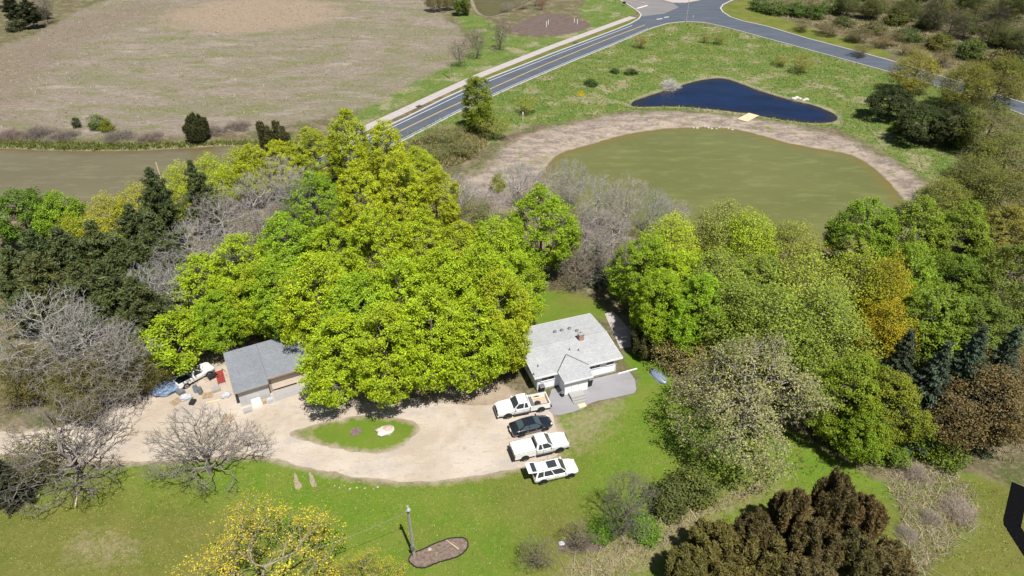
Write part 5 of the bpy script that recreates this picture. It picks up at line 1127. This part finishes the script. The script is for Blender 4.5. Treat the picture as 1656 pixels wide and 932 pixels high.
def suv(label, rear_px, front_px):
    W = 1.94; e = car_root("suv", label, "car", rear_px, front_px, 2.9, W, -1); P = M['car_white']; h = W / 2
    b = MB(); b.loft([ring(-2.36, 0.42, 1.00, 0.80, 0.86, 0.76, 0.0), ring(-2.2, 0.34, 1.08, 0.86, 0.94, 0.86, 0.0), ring(-1.0, 0.32, 1.08, 0.88, 0.97, 0.90, 0.0), ring(0.4, 0.32, 1.06, 0.88, 0.97, 0.90, 0.0), ring(1.15, 0.33, 1.08, 0.88, 0.97, 0.86, 0.05), ring(1.8, 0.36, 1.02, 0.86, 0.95, 0.78, 0.07), ring(2.25, 0.40, 0.90, 0.78, 0.86, 0.66, 0.05), ring(2.42, 0.46, 0.74, 0.66, 0.70, 0.54, 0.02)])
    b.build("body", P, e, smooth=True)
    greenhouse(e, ((1.18, 0.48), (-2.20, -1.95), 1.05, 1.68, 0.88, 0.66), P, 0.05, ((0.0, 0.0, 0.10), (0.24, 0.26, 0.05), (0.58, 0.56, 0.045), (1.0, 1.0, 0.045)))
    s_ = MB(); s_.box(-0.85, 0.15, -0.46, 0.46, 1.747, 1.757); s_.build("sunroof", M['glass'], e)
    bk = MB(); bk.box(-2.30, -2.12, -0.72, 0.72, 0.72, 1.60); bk.build("boot_opening", M['dark'], e)
    # raised tailgate hinged at the roof's rear edge
    H0 = Vector((-1.97, 0, 1.70)); T = Matrix.Translation(H0) @ Matrix.Rotation(math.radians(8), 4, 'Y')
    g = MB(); g.box(-1.02, 0.0, -0.72, 0.72, 0.0, 0.09, T); tg = g.build("tailgate", P, e, 0.03)
    g = MB(); g.box(-0.58, -0.10, -0.60, 0.60, 0.092, 0.105, T); g.build("rear_window", M['glass'], tg)
    for s in (-1, 1):
        g = MB(); g.tube((-2.05, s * 0.62, 1.30), (-2.45, s * 0.66, 1.72), 0.02, 0.02, 6); g.build("gas_strut", M['dark'], tg)
        lamp(e, "headlight", 2.22, s * 0.62, 0.82, 0.12, 0.13, 0.07, 'lamp_clear'); lamp(e, "tail_light", -2.26, s * 0.76, 0.98, 0.07, 0.12, 0.12, 'red_lamp')
        g = MB(); g.box(-1.7, 0.3, s * 0.60 - 0.02, s * 0.60 + 0.02, 1.735, 1.775); g.build("roof_rail", M['chrome'], e)
    arches(e, (-1.45, 1.48), h, 0.38); wheels(e, (-1.45, 1.48), h - 0.13, 0.38, 0.25, 0.72)
    seams(e, (-1.15, -0.15, 0.95), h, 0.45, 1.0); mirror(e, 0.95, 1.08, 0.88, P)
suv("white SUV with its tailgate open, parked on the grass nearest the camera", (879, 783), (921, 773.5))

# older white truck half hidden by the small maple beside the shed
def yard_truck():
    e = car_root("pickup_truck", "white truck with a dark bed beside the red rack, under the small maple", "pickup truck", (304, 627), (338, 609), 2.9, 1.85, -1); P = M['car_white']; h = 0.92
    b = MB(); b.loft([ring(-0.4, 0.42, 1.04, 0.84, 0.90, 0.86, 0.0), ring(0.9, 0.42, 1.06, 0.84, 0.91, 0.84, 0.03), ring(1.9, 0.46, 0.98, 0.82, 0.88, 0.76, 0.05), ring(2.2, 0.52, 0.86, 0.74, 0.80, 0.66, 0.02)]); b.build("body", P, e)
    bed = MB(); bed.box(-2.3, -0.45, -h, -h + 0.11, 0.46, 1.08); bed.box(-2.3, -0.45, h - 0.11, h, 0.46, 1.08); bed.box(-2.3, -2.2, -h + 0.11, h - 0.11, 0.46, 1.06); bed.box(-0.53, -0.45, -h + 0.11, h - 0.11, 0.46, 1.08); bed.build("bed_side", P, e, 0.015)
    f = MB(); f.box(-2.2, -0.53, -h + 0.11, h - 0.11, 0.52, 0.60); f.build("bed_floor", M['dark'], e)
    greenhouse(e, ((0.95, 0.35), (-0.38, -0.28), 1.04, 1.58, 0.84, 0.66), P, 0.05, ((0.0, 0.0, 0.10), (1.0, 1.0, 0.045)))
    arches(e, (-1.45, 1.40), h, 0.35); wheels(e, (-1.45, 1.40), h - 0.12, 0.35)
    for s in (-1, 1): lamp(e, "headlight", 2.12, s * 0.6, 0.78, 0.08, 0.12, 0.08, 'lamp_clear'); lamp(e, "tail_light", -2.31, s * 0.8, 0.85, 0.02, 0.06, 0.12, 'red_lamp')
yard_truck()

# ------------------------------------------------------------------ poles and posts
def pole(x, y, H, r, label, lamp_=False, cross=False, mat='wood_grey', name="utility_pole"):
    e = empty(name, (x, y, height(x, y) - 0.03)); tag(e, label, "utility pole" if name == "utility_pole" else "pole")
    m = MB(); m.tube((0, 0, 0), (0, 0, H), r, r * 0.72, 10); m.build("shaft", M[mat], e)
    if lamp_:
        m = MB(); m.tube((0, 0, H - 0.25), (0.10, -0.28, H + 0.05), 0.035, 0.035, 6); m.build("lamp_arm", M['galv'], e)
        m = MB(); m.loft([[(0.12 + q * math.cos(t), -0.36 + q * math.sin(t), H + z) for t in [i * 0.5236 for i in range(12)]] for q, z in ((0.06, 0.24), (0.14, 0.14), (0.21, 0.02), (0.19, -0.05))]); m.build("lamp_head", M['galv'], e)
        m = MB(); m.box(-0.16, 0.16, -r - 0.14, -r - 0.002, 1.3, 1.85); m.build("meter_box", M['metal_grey'], e); m = MB(); m.tube((0.10, -r - 0.05, 1.85), (0.10, -r * 0.8 - 0.05, H - 0.6), 0.03, 0.03, 6); m.build("conduit", M['galv'], e)
    if cross:
        m = MB(); m.box(-0.9, 0.9, -0.16, -0.05, H - 0.55, H - 0.42); m.build("crossarm", M[mat], e)
        for k in (-0.8, 0.0, 0.8):
            m = MB(); m.tube((k, -0.1, H - 0.417), (k, -0.1, H - 0.25), 0.04, 0.03, 6); m.build("insulator", M['metal_grey'], e)
    return e
px_, py_ = G(670, 900)
pole(px_, py_, 7.2, 0.15, "grey wooden light pole standing in the mulch bed", lamp_=True, mat='wood_grey')
def wire(a, b, sag, r, label, name="overhead_wire"):
    a = Vector(a); b = Vector(b); pts = [a.lerp(b, t) - Vector((0, 0, sag * 4 * t * (1 - t))) for t in [i / 14 for i in range(15)]]
    m = MB()
    m.loft([[p + Vector((r * math.cos(k * 2.094) * 0.4, r * math.cos(k * 2.094), r * math.sin(k * 2.094))) for k in range(3)] for p in pts]); o = m.build(name, M['galv'], None); tag(o, label, "wire"); return o
wx, wy = G(560, 871, 5.6)
k_ = 3.2
wire((px_, py_, 6.45), (px_ + (wx - px_) * k_, py_ + (wy - py_) * k_, 6.45), 0.9, 0.022, "service wire running left from the light pole")
fx, fy = G(728, 128)
pole(fx, fy, 10.3, 0.14, "tall brown wooden pole at the edge of the dry field", mat='wood', cross=False)
lx, ly = G(1109.5, 35.5)
pole(lx, ly, 9.5, 0.11, "tall pale street light pole at the road junction", mat='galv', name="street_light")
sl = bpy.data.objects["street_light"]
m = MB(); m.tube((0, 0, 9.3), (-1.6, 1.2, 9.9), 0.05, 0.04, 6); m.build("arm", M['galv'], sl); m = MB(); m.box(-2.1, -1.5, 1.05, 1.4, 9.82, 9.96); m.build("lamp_head", M['metal_grey'], sl, 0.03)
def sign(px, py, H, label, board=(0.30, 0.30), mat='metal_grey', face='trim', name="road_sign", cat="sign"):
    x, y = G(px, py); e = empty(name, (x, y, height(x, y) - 0.02), 0.3); tag(e, label, cat)
    m = MB(); m.tube((0, 0, 0), (0, 0, H), 0.045, 0.045, 6); m.build("post", M[mat], e)
    if board: m = MB(); m.box(-board[0], board[0], -0.075, -0.048, H - 2 * board[1], H); m.build("panel", M[face], e)
sign(1119.5, 38, 2.6, "grey signpost right of the street light", (0.16, 0.35), 'galv', 'galv')
sign(995, 6, 3.0, "dark sign on a post at the top edge left of the junction", (0.32, 0.4), 'dark', 'dark')
sign(1003.5, 32, 2.4, "small grey sign beside the path near the junction", (0.22, 0.22), 'metal_grey', 'metal_grey')
sign(845.5, 195, 2.0, "pale marker post on the bank left of the muddy shore", (0.12, 0.3), 'trim', 'trim')
x, y = G(1009, 10); mb = empty("mailbox", (x, y, 0)); tag(mb, "black box on a short post left of the junction", "box")
m = MB(); m.tube((0, 0, 0), (0, 0, 0.9), 0.06); m.build("post", M['wood_grey'], mb); m = MB(); m.box(-0.55, 0.55, -0.35, 0.35, 0.9, 1.5); m.build("body", M['dark'], mb, 0.04)
for i, (px, py, hh) in enumerate(((883.5, 44, 1.6), (886.5, 40, 1.4), (928.5, 36.5, 1.2), (933.5, 39.5, 1.5))):
    x, y = G(px, py); e = empty("marker_pipe", (x, y, height(x, y))); tag(e, "white upright pipe, " + nth(i, 4) + " on the dark soil patch", "pipe", "white pipes on the soil patch")
    m = MB(); m.tube((0, 0, 0), (0, 0, hh), 0.13, 0.13, 8); m.build("shaft", M['trim'], e); m = MB(); m.tube((0, 0, hh), (0, 0, hh + 0.08), 0.16, 0.15, 8); m.build("cap", M['trim'], e)
x, y = at_top(253, 266, 11); pole(x, y, 11, 0.13, "bleached bare pole rising in front of the left pond", mat='wood_pale', name="bare_pole")
for (px, py, lab) in ((931, 70, "black storm drain at the kerb of the road"), (677, 172.5, "dark storm drain in the verge beside the path")):
    x, y = G(px, py); e = empty("storm_drain", (x, y, 0.02), 0.93); tag(e, lab, "drain")
    m = MB(); m.box(-0.7, 0.7, -0.45, 0.45, 0.0, 0.10); m.build("frame", M['dark'], e); m = MB()
    for k in range(5): m.box(-0.6 + k * 0.26, -0.48 + k * 0.26, -0.35, 0.35, 0.103, 0.13)
    m.build("grate", M['metal_grey'], e)

# ------------------------------------------------------------------ mulch bed with the pole
bed_poly = ragged(Z([(660, 905), (664, 913), (676, 919), (692, 918), (708, 910), (728, 905), (748, 897), (757, 886), (756, 874), (746, 869), (728, 871), (706, 878), (690, 887), (668, 894)]), 0.03, 0.3, 4)
M['mulch'] = None
def mulch_mat():
    n = Nodes("mulch"); c = n.mix(n.ramp(n.noise(3.0, 5, 0.7), 0.35, 0.65), (0.115, 0.075, 0.062), (0.235, 0.18, 0.155)); c = n.mix(n.math('MULTIPLY', n.ramp(n.noise(1.2, 3), 0.62, 0.72), 0.6), c, (0.34, 0.30, 0.26))
    return n.principled(c, 0.95, spec=0.1, normal=n.bump(n.noise(9, 4, 0.7), 0.9, 0.08))
M['mulch'] = mulch_mat()
bedo = sheet("mulch_bed", bed_poly, 0.03, M['mulch'], None, kind=None); tag(bedo, "long mulch bed with a dark edging round the light pole", "flower bed")
cb = bed_poly.mean(0); strip(np.vstack([bed_poly, bed_poly[:2]]), -0.05, 0.05, 0.0, 0.09, "edging", M['dark'], parent=bedo)
def stones(parent_name, pts, size, mat, label, cat="rock", group=None, seed=1):
    rg = random.Random(seed); pts = sorted(pts)
    for i, (px, py) in enumerate(pts):
        x, y = G(px, py); r = size * rg.uniform(0.7, 1.35); m = MB(); m.blob((0, 0, 0), (r, r * rg.uniform(0.6, 0.95), r * rg.uniform(0.4, 0.65)), 2, seed * 50 + i, 0.16)
        o = m.build(parent_name, M[mat], None, smooth=False); o.location = (x, y, max(height(x, y), -0.5) + r * 0.15); o.rotation_euler = (0, 0, rg.uniform(0, 6)); tag(o, label.format(nth(i, len(pts))), cat, group)
stones("boulder", [(1122, 204), (1128, 204.5), (1140, 203), (1146, 204), (1151, 205), (1159, 205.5), (1163, 204), (1178, 205), (1185, 207)], 0.42, 'rock', "pale boulder, {} in the line on the far shore of the green pond", group="boulders on the pond shore")
stones("boulder", [(1284, 158), (1289, 157), (1294, 158.5), (1300, 160.5), (1305, 160)], 0.5, 'rock_white', "white rock, {} in the heap on the blue pond's far shore", group="white rocks by the blue pond", seed=2)
stones("stone", [(541, 786), (549, 789), (557, 786), (566, 791), (577, 789), (590, 790), (604, 791), (611, 788)], 0.11, 'rock', "small pale stone, {} in the row on the lawn below the drive", "stone", "small stones on the lawn", 3)
stones("stone", [(1034, 70), (1076, 49), (1084, 57)], 0.35, 'rock_white', "small white stone, {} of three on the bank below the junction", "stone", "white stones on the bank", 4)
stones("boulder", [(126, 772), (695, 889)], 0.16, 'rock', "grey stone, {} of two on the near lawn and mulch bed", "stone", "stones on the near lawn", 5)
# footbridge board on the dam, island ornaments
a = Vector((*G(1200, 195, 0.1), 0)); b = Vector((*G(1219, 185, 0.1), 0)); e = empty("board_crossing", ((a + b) / 2 + Vector((0, 0, 0.06))), math.atan2((b - a).y, (b - a).x)); tag(e, "tan plank crossing on the dam between the two ponds", "boardwalk")
L_ = (b - a).length
for k in range(5):
    m = MB(); m.box(-L_ / 2, L_ / 2, -1.25 + k * 0.5, -1.25 + k * 0.5 + 0.47, 0, 0.09); m.build("plank", M['wood_pale'], e)
x, y = G(624, 699); e = empty("stone_planter", (x, y, 0.0), 0.4); tag(e, "whitish stone planter on the grass island", "planter")
m = MB(); m.blob((0, 0, 0.18), (1.0, 0.75, 0.32), 2, 9, 0.12); m.build("rock", M['rock_white'], e); m = MB(); m.blob((0.25, 0.12, 0.36), (0.62, 0.48, 0.22), 2, 10, 0.18); m.build("soil_mound", M['bed_dirty'], e); m = MB(); m.blob((-0.7, 0.45, 0.15), (0.35, 0.3, 0.25), 2, 12, 0.2); m.build("rock", M['rock'], e)
spot = sheet("mulch_spot", ragged(smooth_poly(GL([(565, 697), (572, 691), (583, 692), (586, 700), (578, 705), (568, 704)])), 0.06, 0.2, 6), 0.02, M['mulch'], None, kind=None); tag(spot, "bare brown mulch spot on the grass island", "flower bed")
for lab, pts in (("left bare earth track across the lawn edge", [(474, 762), (483, 764), (487, 790), (478, 792)]), ("right bare earth track across the lawn edge", [(499, 762), (509, 765), (513, 785), (504, 787)])):
    o = sheet("earth_track", ragged(smooth_poly(GL(pts)), 0.10, 0.2, 8), 0.010, M['earth'], lab)

# ------------------------------------------------------------------ upturned boat beside the oak
a = Vector((*G(1052, 598), 0)); b = Vector((*G(1077, 622), 0)); d = b - a
e = empty("rowing_boat", (a + b) / 2, math.atan2(d.y, d.x)); tag(e, "upturned silver-blue boat lying on the grass beside the oak", "boat")
Lb = d.length; m = MB(); rings_ = []
for t in (-1, -0.85, -0.55, -0.1, 0.35, 0.7, 0.9, 1.0):
    w = 0.62 * (1 - abs(t) ** 3.2) + 0.06; hgt = 0.52 * (1 - 0.55 * abs(t) ** 3)
    rings_.append([(t * Lb / 2, -w, 0.02), (t * Lb / 2, -w * 0.95, hgt * 0.5), (t * Lb / 2, -w * 0.6, hgt * 0.9), (t * Lb / 2, 0, hgt), (t * Lb / 2, w * 0.6, hgt * 0.9), (t * Lb / 2, w * 0.95, hgt * 0.5), (t * Lb / 2, w, 0.02)])
m.loft(rings_); m.build("hull", M['hull'], e, smooth=True)
m = MB(); m.box(-Lb / 2 * 0.9, Lb / 2 * 0.9, -0.03, 0.03, 0.46, 0.56); m.build("keel", M['galv'], e)
for s in (-1, 1): m = MB(); m.box(-Lb / 2 * 0.7, Lb / 2 * 0.7, s * 0.66 - 0.03, s * 0.66 + 0.03, 0.02, 0.09); m.build("gunwale", M['galv'], e)

# ------------------------------------------------------------------ clutter beside the shed
def lump(name, px, py, r, mat, label, cat, seed, rz=0.0):
    x, y = G(px, py); m = MB(); m.blob((0, 0, r[2] * 0.55), r, 3, seed, 0.14); o = m.build(name, M[mat], None, smooth=False); o.location = (x, y, 0.0); o.rotation_euler = (0, 0, rz); tag(o, label, cat); return o
lump("tarp_heap", 268, 634, (1.5, 1.0, 0.9), 'blue_tarp', "blue-grey tarp heap under the small maple", "tarp", 21, 0.4)
lump("tarp_heap", 302, 646, (0.7, 0.4, 0.5), 'white_tarp', "low white tarp heap in front of the white truck", "tarp", 22, 0.3)
lump("sack_heap", 366, 642, (0.6, 0.35, 0.42), 'white_tarp', "white sacks against the left front corner of the shed", "sacks", 23, 0.5)
x, y = G(357, 612); e = empty("red_rack", (x, y, 0), 2.05); tag(e, "red slatted metal rack leaning by the shed wall", "rack")
for k in range(6): m = MB(); m.box(-1.1 + k * 0.40, -0.98 + k * 0.40, -0.38, 0.38, 0.30, 0.42); m.build("slat", M['red_paint'], e)
for s in (-0.44, 0.39): m = MB(); m.box(-1.2, 1.2, s, s + 0.05, 0.0, 0.5); m.build("rail", M['red_paint'], e)
x, y = G(344, 613); e = empty("wheelbarrow", (x, y, 0), 0.7); tag(e, "dark wheelbarrow between the red rack and the white truck", "wheelbarrow")
m = MB(); m.prism([(-0.3, -0.25, 0.3), (0.35, -0.2, 0.3), (0.35, 0.2, 0.3), (-0.3, 0.25, 0.3)], [(-0.5, -0.36, 0.62), (0.6, -0.3, 0.62), (0.6, 0.3, 0.62), (-0.5, 0.36, 0.62)]); m.build("tray", M['dark'], e)
m = MB(); m.tube((0.6, -0.05, 0.2), (0.6, 0.05, 0.2), 0.2, 0.2, 12); m.build("wheel", M['tyre'], e)
for s in (-1, 1): m = MB(); m.tube((0.6, s * 0.1, 0.2), (-1.0, s * 0.3, 0.5), 0.025, 0.025, 6); m.build("handle", M['wood'], e); m = MB(); m.tube((-0.25, s * 0.22, 0.35), (-0.35, s * 0.25, 0.0), 0.02, 0.02, 6); m.build("leg", M['dark'], e)
def at_shed(name, x0, x1, y0, y1, z1, mat, label, cat, bev=0.03):
    m = MB(); m.box(0, x1 - x0, 0, y1 - y0, 0, z1); o = m.build(name, M[mat], None, bev); o.location = sp(x0, y0); o.rotation_euler = (0, 0, SA); tag(o, label, cat); return o
at_shed("chest_freezer", 1.5, 2.5, -0.35, 0.35, 0.85, 'trim', "white chest standing against the shed front", "chest")
at_shed("crate", 2.65, 3.1, -0.25, 0.25, 0.5, 'wood', "small brown crate right of the white chest", "crate", 0.01)
at_shed("crate", 3.2, 3.8, -0.45, 0.1, 0.55, 'white_tarp', "small white crate near the shed's garage door", "crate", 0.02)
at_shed("board_stack", 0.4, 1.35, -0.8, -0.1, 0.25, 'concrete', "grey board stack by the shed's left corner", "boards", 0.01)
at_shed("plywood_sheet", -1.9, -0.7, -1.2, -0.2, 0.08, 'wood', "brown board lying left of the shed corner", "board", 0.005)
# more yard clutter
def barrel(px, py, mat, label):
    x, y = G(px, py); e = empty("barrel", (x, y, 0.01)); tag(e, label, "barrel")
    m = MB(); m.loft([[(q * math.cos(t), q * math.sin(t), z) for t in [i * 0.5236 for i in range(12)]] for q, z in ((0.27, 0.0), (0.29, 0.25), (0.30, 0.45), (0.29, 0.65), (0.27, 0.88))]); m.build("body", M[mat], e)
    m = MB(); m.loft([[(q * math.cos(t), q * math.sin(t), z) for t in [i * 0.5236 for i in range(12)]] for q, z in ((0.285, 0.883), (0.285, 0.92))]); m.build("lid", M['metal_grey'], e)
barrel(318, 634, 'blue_tarp', "blue barrel in front of the white truck"); barrel(325, 637, 'metal_grey', "grey barrel right of the blue barrel")
def pallet(px, py, rz, label):
    x, y = G(px, py); e = empty("pallet", (x, y, 0.014), rz); tag(e, label, "pallet")
    for k in range(5): m = MB(); m.box(-0.6, 0.6, -0.5 + k * 0.21, -0.36 + k * 0.21, 0.1, 0.125); m.build("slat", M['wood'], e)
    for k in (-0.55, -0.05, 0.45): m = MB(); m.box(k, k + 0.1, -0.5, 0.48, 0.0, 0.098); m.build("bearer", M['wood'], e)
pallet(336, 640, 0.3, "wooden pallet between the barrels and the shed"); pallet(285, 650, 1.0, "wooden pallet left of the low white tarp heap")
for i_, (px, py, sx, sy, sz, mt, lb) in enumerate(((350, 632, 0.5, 0.35, 0.4, 'wood_grey', "grey box right of the pallet near the shed corner"), (312, 652, 0.4, 0.3, 0.3, 'black_plastic', "black tub below the barrels"), (292, 636, 0.6, 0.35, 0.5, 'metal_grey', "grey metal cabinet lying behind the low white heap"), (345, 650, 0.8, 0.12, 0.1, 'wood_pale', "pale timber offcut on the gravel left of the shed"))):
    x, y = G(px, py); m = MB(); m.box(-sx, sx, -sy, sy, 0, sz); o = m.build("yard_box" if i_ < 3 else "timber_offcut", M[mt], None, 0.02); o.location = (x, y, 0.014); o.rotation_euler = (0, 0, 0.5 + i_); tag(o, lb, "box" if i_ < 3 else "timber")
# plank beside the first pickup
a = Vector((*G(845, 650), 0)); b = Vector((*G(872, 641), 0)); m = MB(); Lp = (b - a).length; m.box(0, Lp, -0.25, 0.25, 0.01, 0.14); o = m.build("plank_stack", M['wood_pale'], None, 0.01); o.location = a; o.rotation_euler = (0, 0, math.atan2((b - a).y, (b - a).x)); tag(o, "pale planks lying on the grass behind the open-bed pickup", "planks")
# fallen wood on the lawn
def log(px0, py0, px1, py1, r, label, mat='wood_pale'):
    a = Vector((*G(px0, py0), r)); b = Vector((*G(px1, py1), r)); m = MB(); mid = a.lerp(b, 0.5) + Vector((0.1, -0.08, 0)); m.tube(a, mid, r, r * 0.9, 7); m.tube(mid, b, r * 0.9, r * 0.6, 7); o = m.build("fallen_branch", M[mat], None); tag(o, label, "branch")
log(41, 806, 51, 797, 0.07, "pale broken stick lying left on the lawn")
log(60, 805, 64, 801, 0.08, "short pale stick right of the broken stick on the lawn")
log(122, 822, 125, 790, 0.08, "forked pale branch fallen below the left leafless tree")
log(742, 889, 722, 874, 0.05, "bent stick lying across the mulch bed")
# white bag at the mulch patch
lump("white_bag", 908, 880, (0.32, 0.22, 0.18), 'white_tarp', "small white bag at the left of the mulch patch", "bag", 31)
lump("white_bag", 990, 866, (0.25, 0.2, 0.18), 'blue_tarp', "small grey bag at the foot of the leafless young tree", "bag", 32)
# flat black slats for an unidentified black shape at the right edge
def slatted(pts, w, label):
    e = empty("slatted_strip", (0, 0, 0)); tag(e, label, "boardwalk")
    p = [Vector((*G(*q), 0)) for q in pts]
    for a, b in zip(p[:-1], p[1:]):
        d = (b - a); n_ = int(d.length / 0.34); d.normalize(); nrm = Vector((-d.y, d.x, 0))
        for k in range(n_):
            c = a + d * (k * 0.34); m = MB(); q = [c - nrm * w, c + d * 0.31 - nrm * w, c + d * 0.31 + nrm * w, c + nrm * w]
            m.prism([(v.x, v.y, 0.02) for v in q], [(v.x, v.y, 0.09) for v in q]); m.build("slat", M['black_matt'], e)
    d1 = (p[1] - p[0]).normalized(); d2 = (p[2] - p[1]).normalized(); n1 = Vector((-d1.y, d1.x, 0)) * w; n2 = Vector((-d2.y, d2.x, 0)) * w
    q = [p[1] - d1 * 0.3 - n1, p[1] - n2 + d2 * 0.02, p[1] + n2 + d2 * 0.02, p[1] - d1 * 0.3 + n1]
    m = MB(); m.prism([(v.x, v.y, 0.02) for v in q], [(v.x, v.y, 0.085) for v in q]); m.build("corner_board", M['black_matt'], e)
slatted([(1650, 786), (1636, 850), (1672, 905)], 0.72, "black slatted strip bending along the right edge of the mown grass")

# ------------------------------------------------------------------ uncountable ground cover
def blades(name, polys, count, h, w, col, label, seed, lean=0.5, z_of=True, mat='leaf', avoid=()):
    rng = np.random.default_rng(seed); pts = []
    areas = np.array([abs(0.5 * np.sum(p[:, 0] * np.roll(p[:, 1], -1) - np.roll(p[:, 0], -1) * p[:, 1])) for p in polys])
    for p, a in zip(polys, areas):
        n_ = int(count * a / areas.sum()); lo = p.min(0); hi = p.max(0); q = rng.uniform(lo, hi, (n_ * 3, 2)); s = sdist(p, q[:, 0], q[:, 1]); q = q[s > 0.3]
        for v in avoid: q = q[sdist(v, q[:, 0], q[:, 1]) < -0.6]
        pts.append(q[:n_])
    c = np.concatenate(pts); c = c[(c[:, 0] > -215) & (c[:, 0] < 215) & (c[:, 1] < 300) & (c[:, 1] > 25)]
    k = len(c); i = np.clip(np.searchsorted(gx, c[:, 0]) - 1, 0, nx - 2); j = np.clip(np.searchsorted(gy, c[:, 1]) - 1, 0, ny - 2); z = HZ[j, i] - 0.03
    per = 3; c3 = np.repeat(np.stack([c[:, 0], c[:, 1], z], 1), per, 0); n_ = len(c3)
    base = c3 + np.concatenate([rng.normal(0, 0.16, (n_, 2)), np.zeros((n_, 1))], 1); th = rng.uniform(0, 6.28, n_)
    hh = h * rng.uniform(0.5, 1.4, n_); tip = base + np.stack([rng.normal(0, lean, n_) * hh, rng.normal(0, lean, n_) * hh, hh], 1); sd = np.stack([np.cos(th), np.sin(th), 0 * th], 1) * w
    V = np.stack([base - sd, base + sd, tip], 1).reshape(-1, 3); F = np.arange(3 * n_).reshape(-1, 3)
    me = np_mesh(name, V, F, M[mat])
    a = me.attributes.new("tone", 'FLOAT', 'POINT'); a.data.foreach_set("value", np.repeat(np.clip(rng.normal(0.5, 0.2, n_), 0, 1), 3).astype(np.float32))
    a = me.attributes.new("clump", 'FLOAT', 'POINT'); a.data.foreach_set("value", np.repeat(np.repeat(rng.uniform(0, 1, k), per), 3).astype(np.float32))
    o = add(name, me); o.color = c4(col); tag(o, label, kind="stuff"); return o
blades("dry_grass", [field], 9000, 0.36, 0.07, (0.36, 0.30, 0.22), "dry straw-coloured grass standing over the big field", 51, 0.9)
blades("bank_grass", [bank], 11000, 0.32, 0.10, (0.20, 0.235, 0.06), "tufted grass on the bank between road and ponds", 52, 0.7, avoid=(pond_small,))
blades("shore_reeds", [shore_left], 3500, 0.6, 0.12, (0.15, 0.17, 0.05), "reeds along the far shore of the left pond", 53, 0.5, avoid=(pond_left,))
under = Z([(200, 480), (500, 330), (700, 340), (830, 420), (830, 600), (500, 600), (250, 620), (0, 680), (-40, 430)])
under_r = Z([(980, 480), (1100, 420), (1400, 420), (1656, 430), (1700, 760), (1560, 750), (1400, 780), (1250, 770), (1100, 700), (1060, 560)])
blades("undergrowth", [under, under_r], 12000, 0.35, 0.06, (0.15, 0.135, 0.06), "low undergrowth and litter on the wood floor", 54, 0.9)
lawn_vis = Z([(-20, 770), (390, 742), (600, 785), (830, 766), (915, 720), (1030, 640), (1110, 720), (1200, 780), (1350, 760), (1440, 800), (1560, 765), (1680, 810), (1700, 980), (-60, 980)])
blades("lawn_tufts", [lawn_vis], 26000, 0.10, 0.055, (0.21, 0.225, 0.065), "tufts of longer grass and dry stems in the lawn", 55, 1.0)
blades("rough_stems", [rough_right, dry_low], 2600, 0.45, 0.035, (0.32, 0.28, 0.20), "dry stems on the rough grass at the right", 56, 1.2)
fl = Z([(932, 150), (938, 147), (948, 150), (946, 156), (936, 156)])
blades("yellow_flowers", [fl], 130, 0.28, 0.08, (0.55, 0.43, 0.01), "patch of yellow flowers on the bank", 57, 0.5)
litter = [Z(q) for q in ([(770, 700), (800, 690), (840, 684), (842, 692), (800, 704), (772, 712)], [(700, 745), (760, 732), (800, 740), (850, 745), (840, 757), (760, 768), (690, 778), (640, 778)], [(660, 690), (700, 680), (720, 700), (690, 725), (660, 730)], [(560, 655), (640, 662), (740, 672), (740, 685), (690, 680), (560, 672)])]
blades("leaf_litter", litter, 900, 0.03, 0.11, (0.17, 0.115, 0.07), "brown leaf litter strewn on the gravel", 58, 3.0)
scrub_top = Z([(1215, -10), (1250, 24), (1340, 52), (1450, 84), (1560, 122), (1700, 170), (1760, 60), (1700, -40), (1300, -45)])
blades("scrub_grass", [scrub_top], 9000, 0.7, 0.12, (0.25, 0.21, 0.13), "dry grass and weeds between the bushes at the top right", 59, 0.8)
pond_weeds = Z([(560, 262), (640, 240), (740, 200), (800, 215), (780, 250), (730, 275), (640, 280)])
blades("pond_weeds", [pond_weeds], 2500, 0.8, 0.10, (0.24, 0.22, 0.11), "pale weeds between the road and the muddy shore", 60, 0.7)
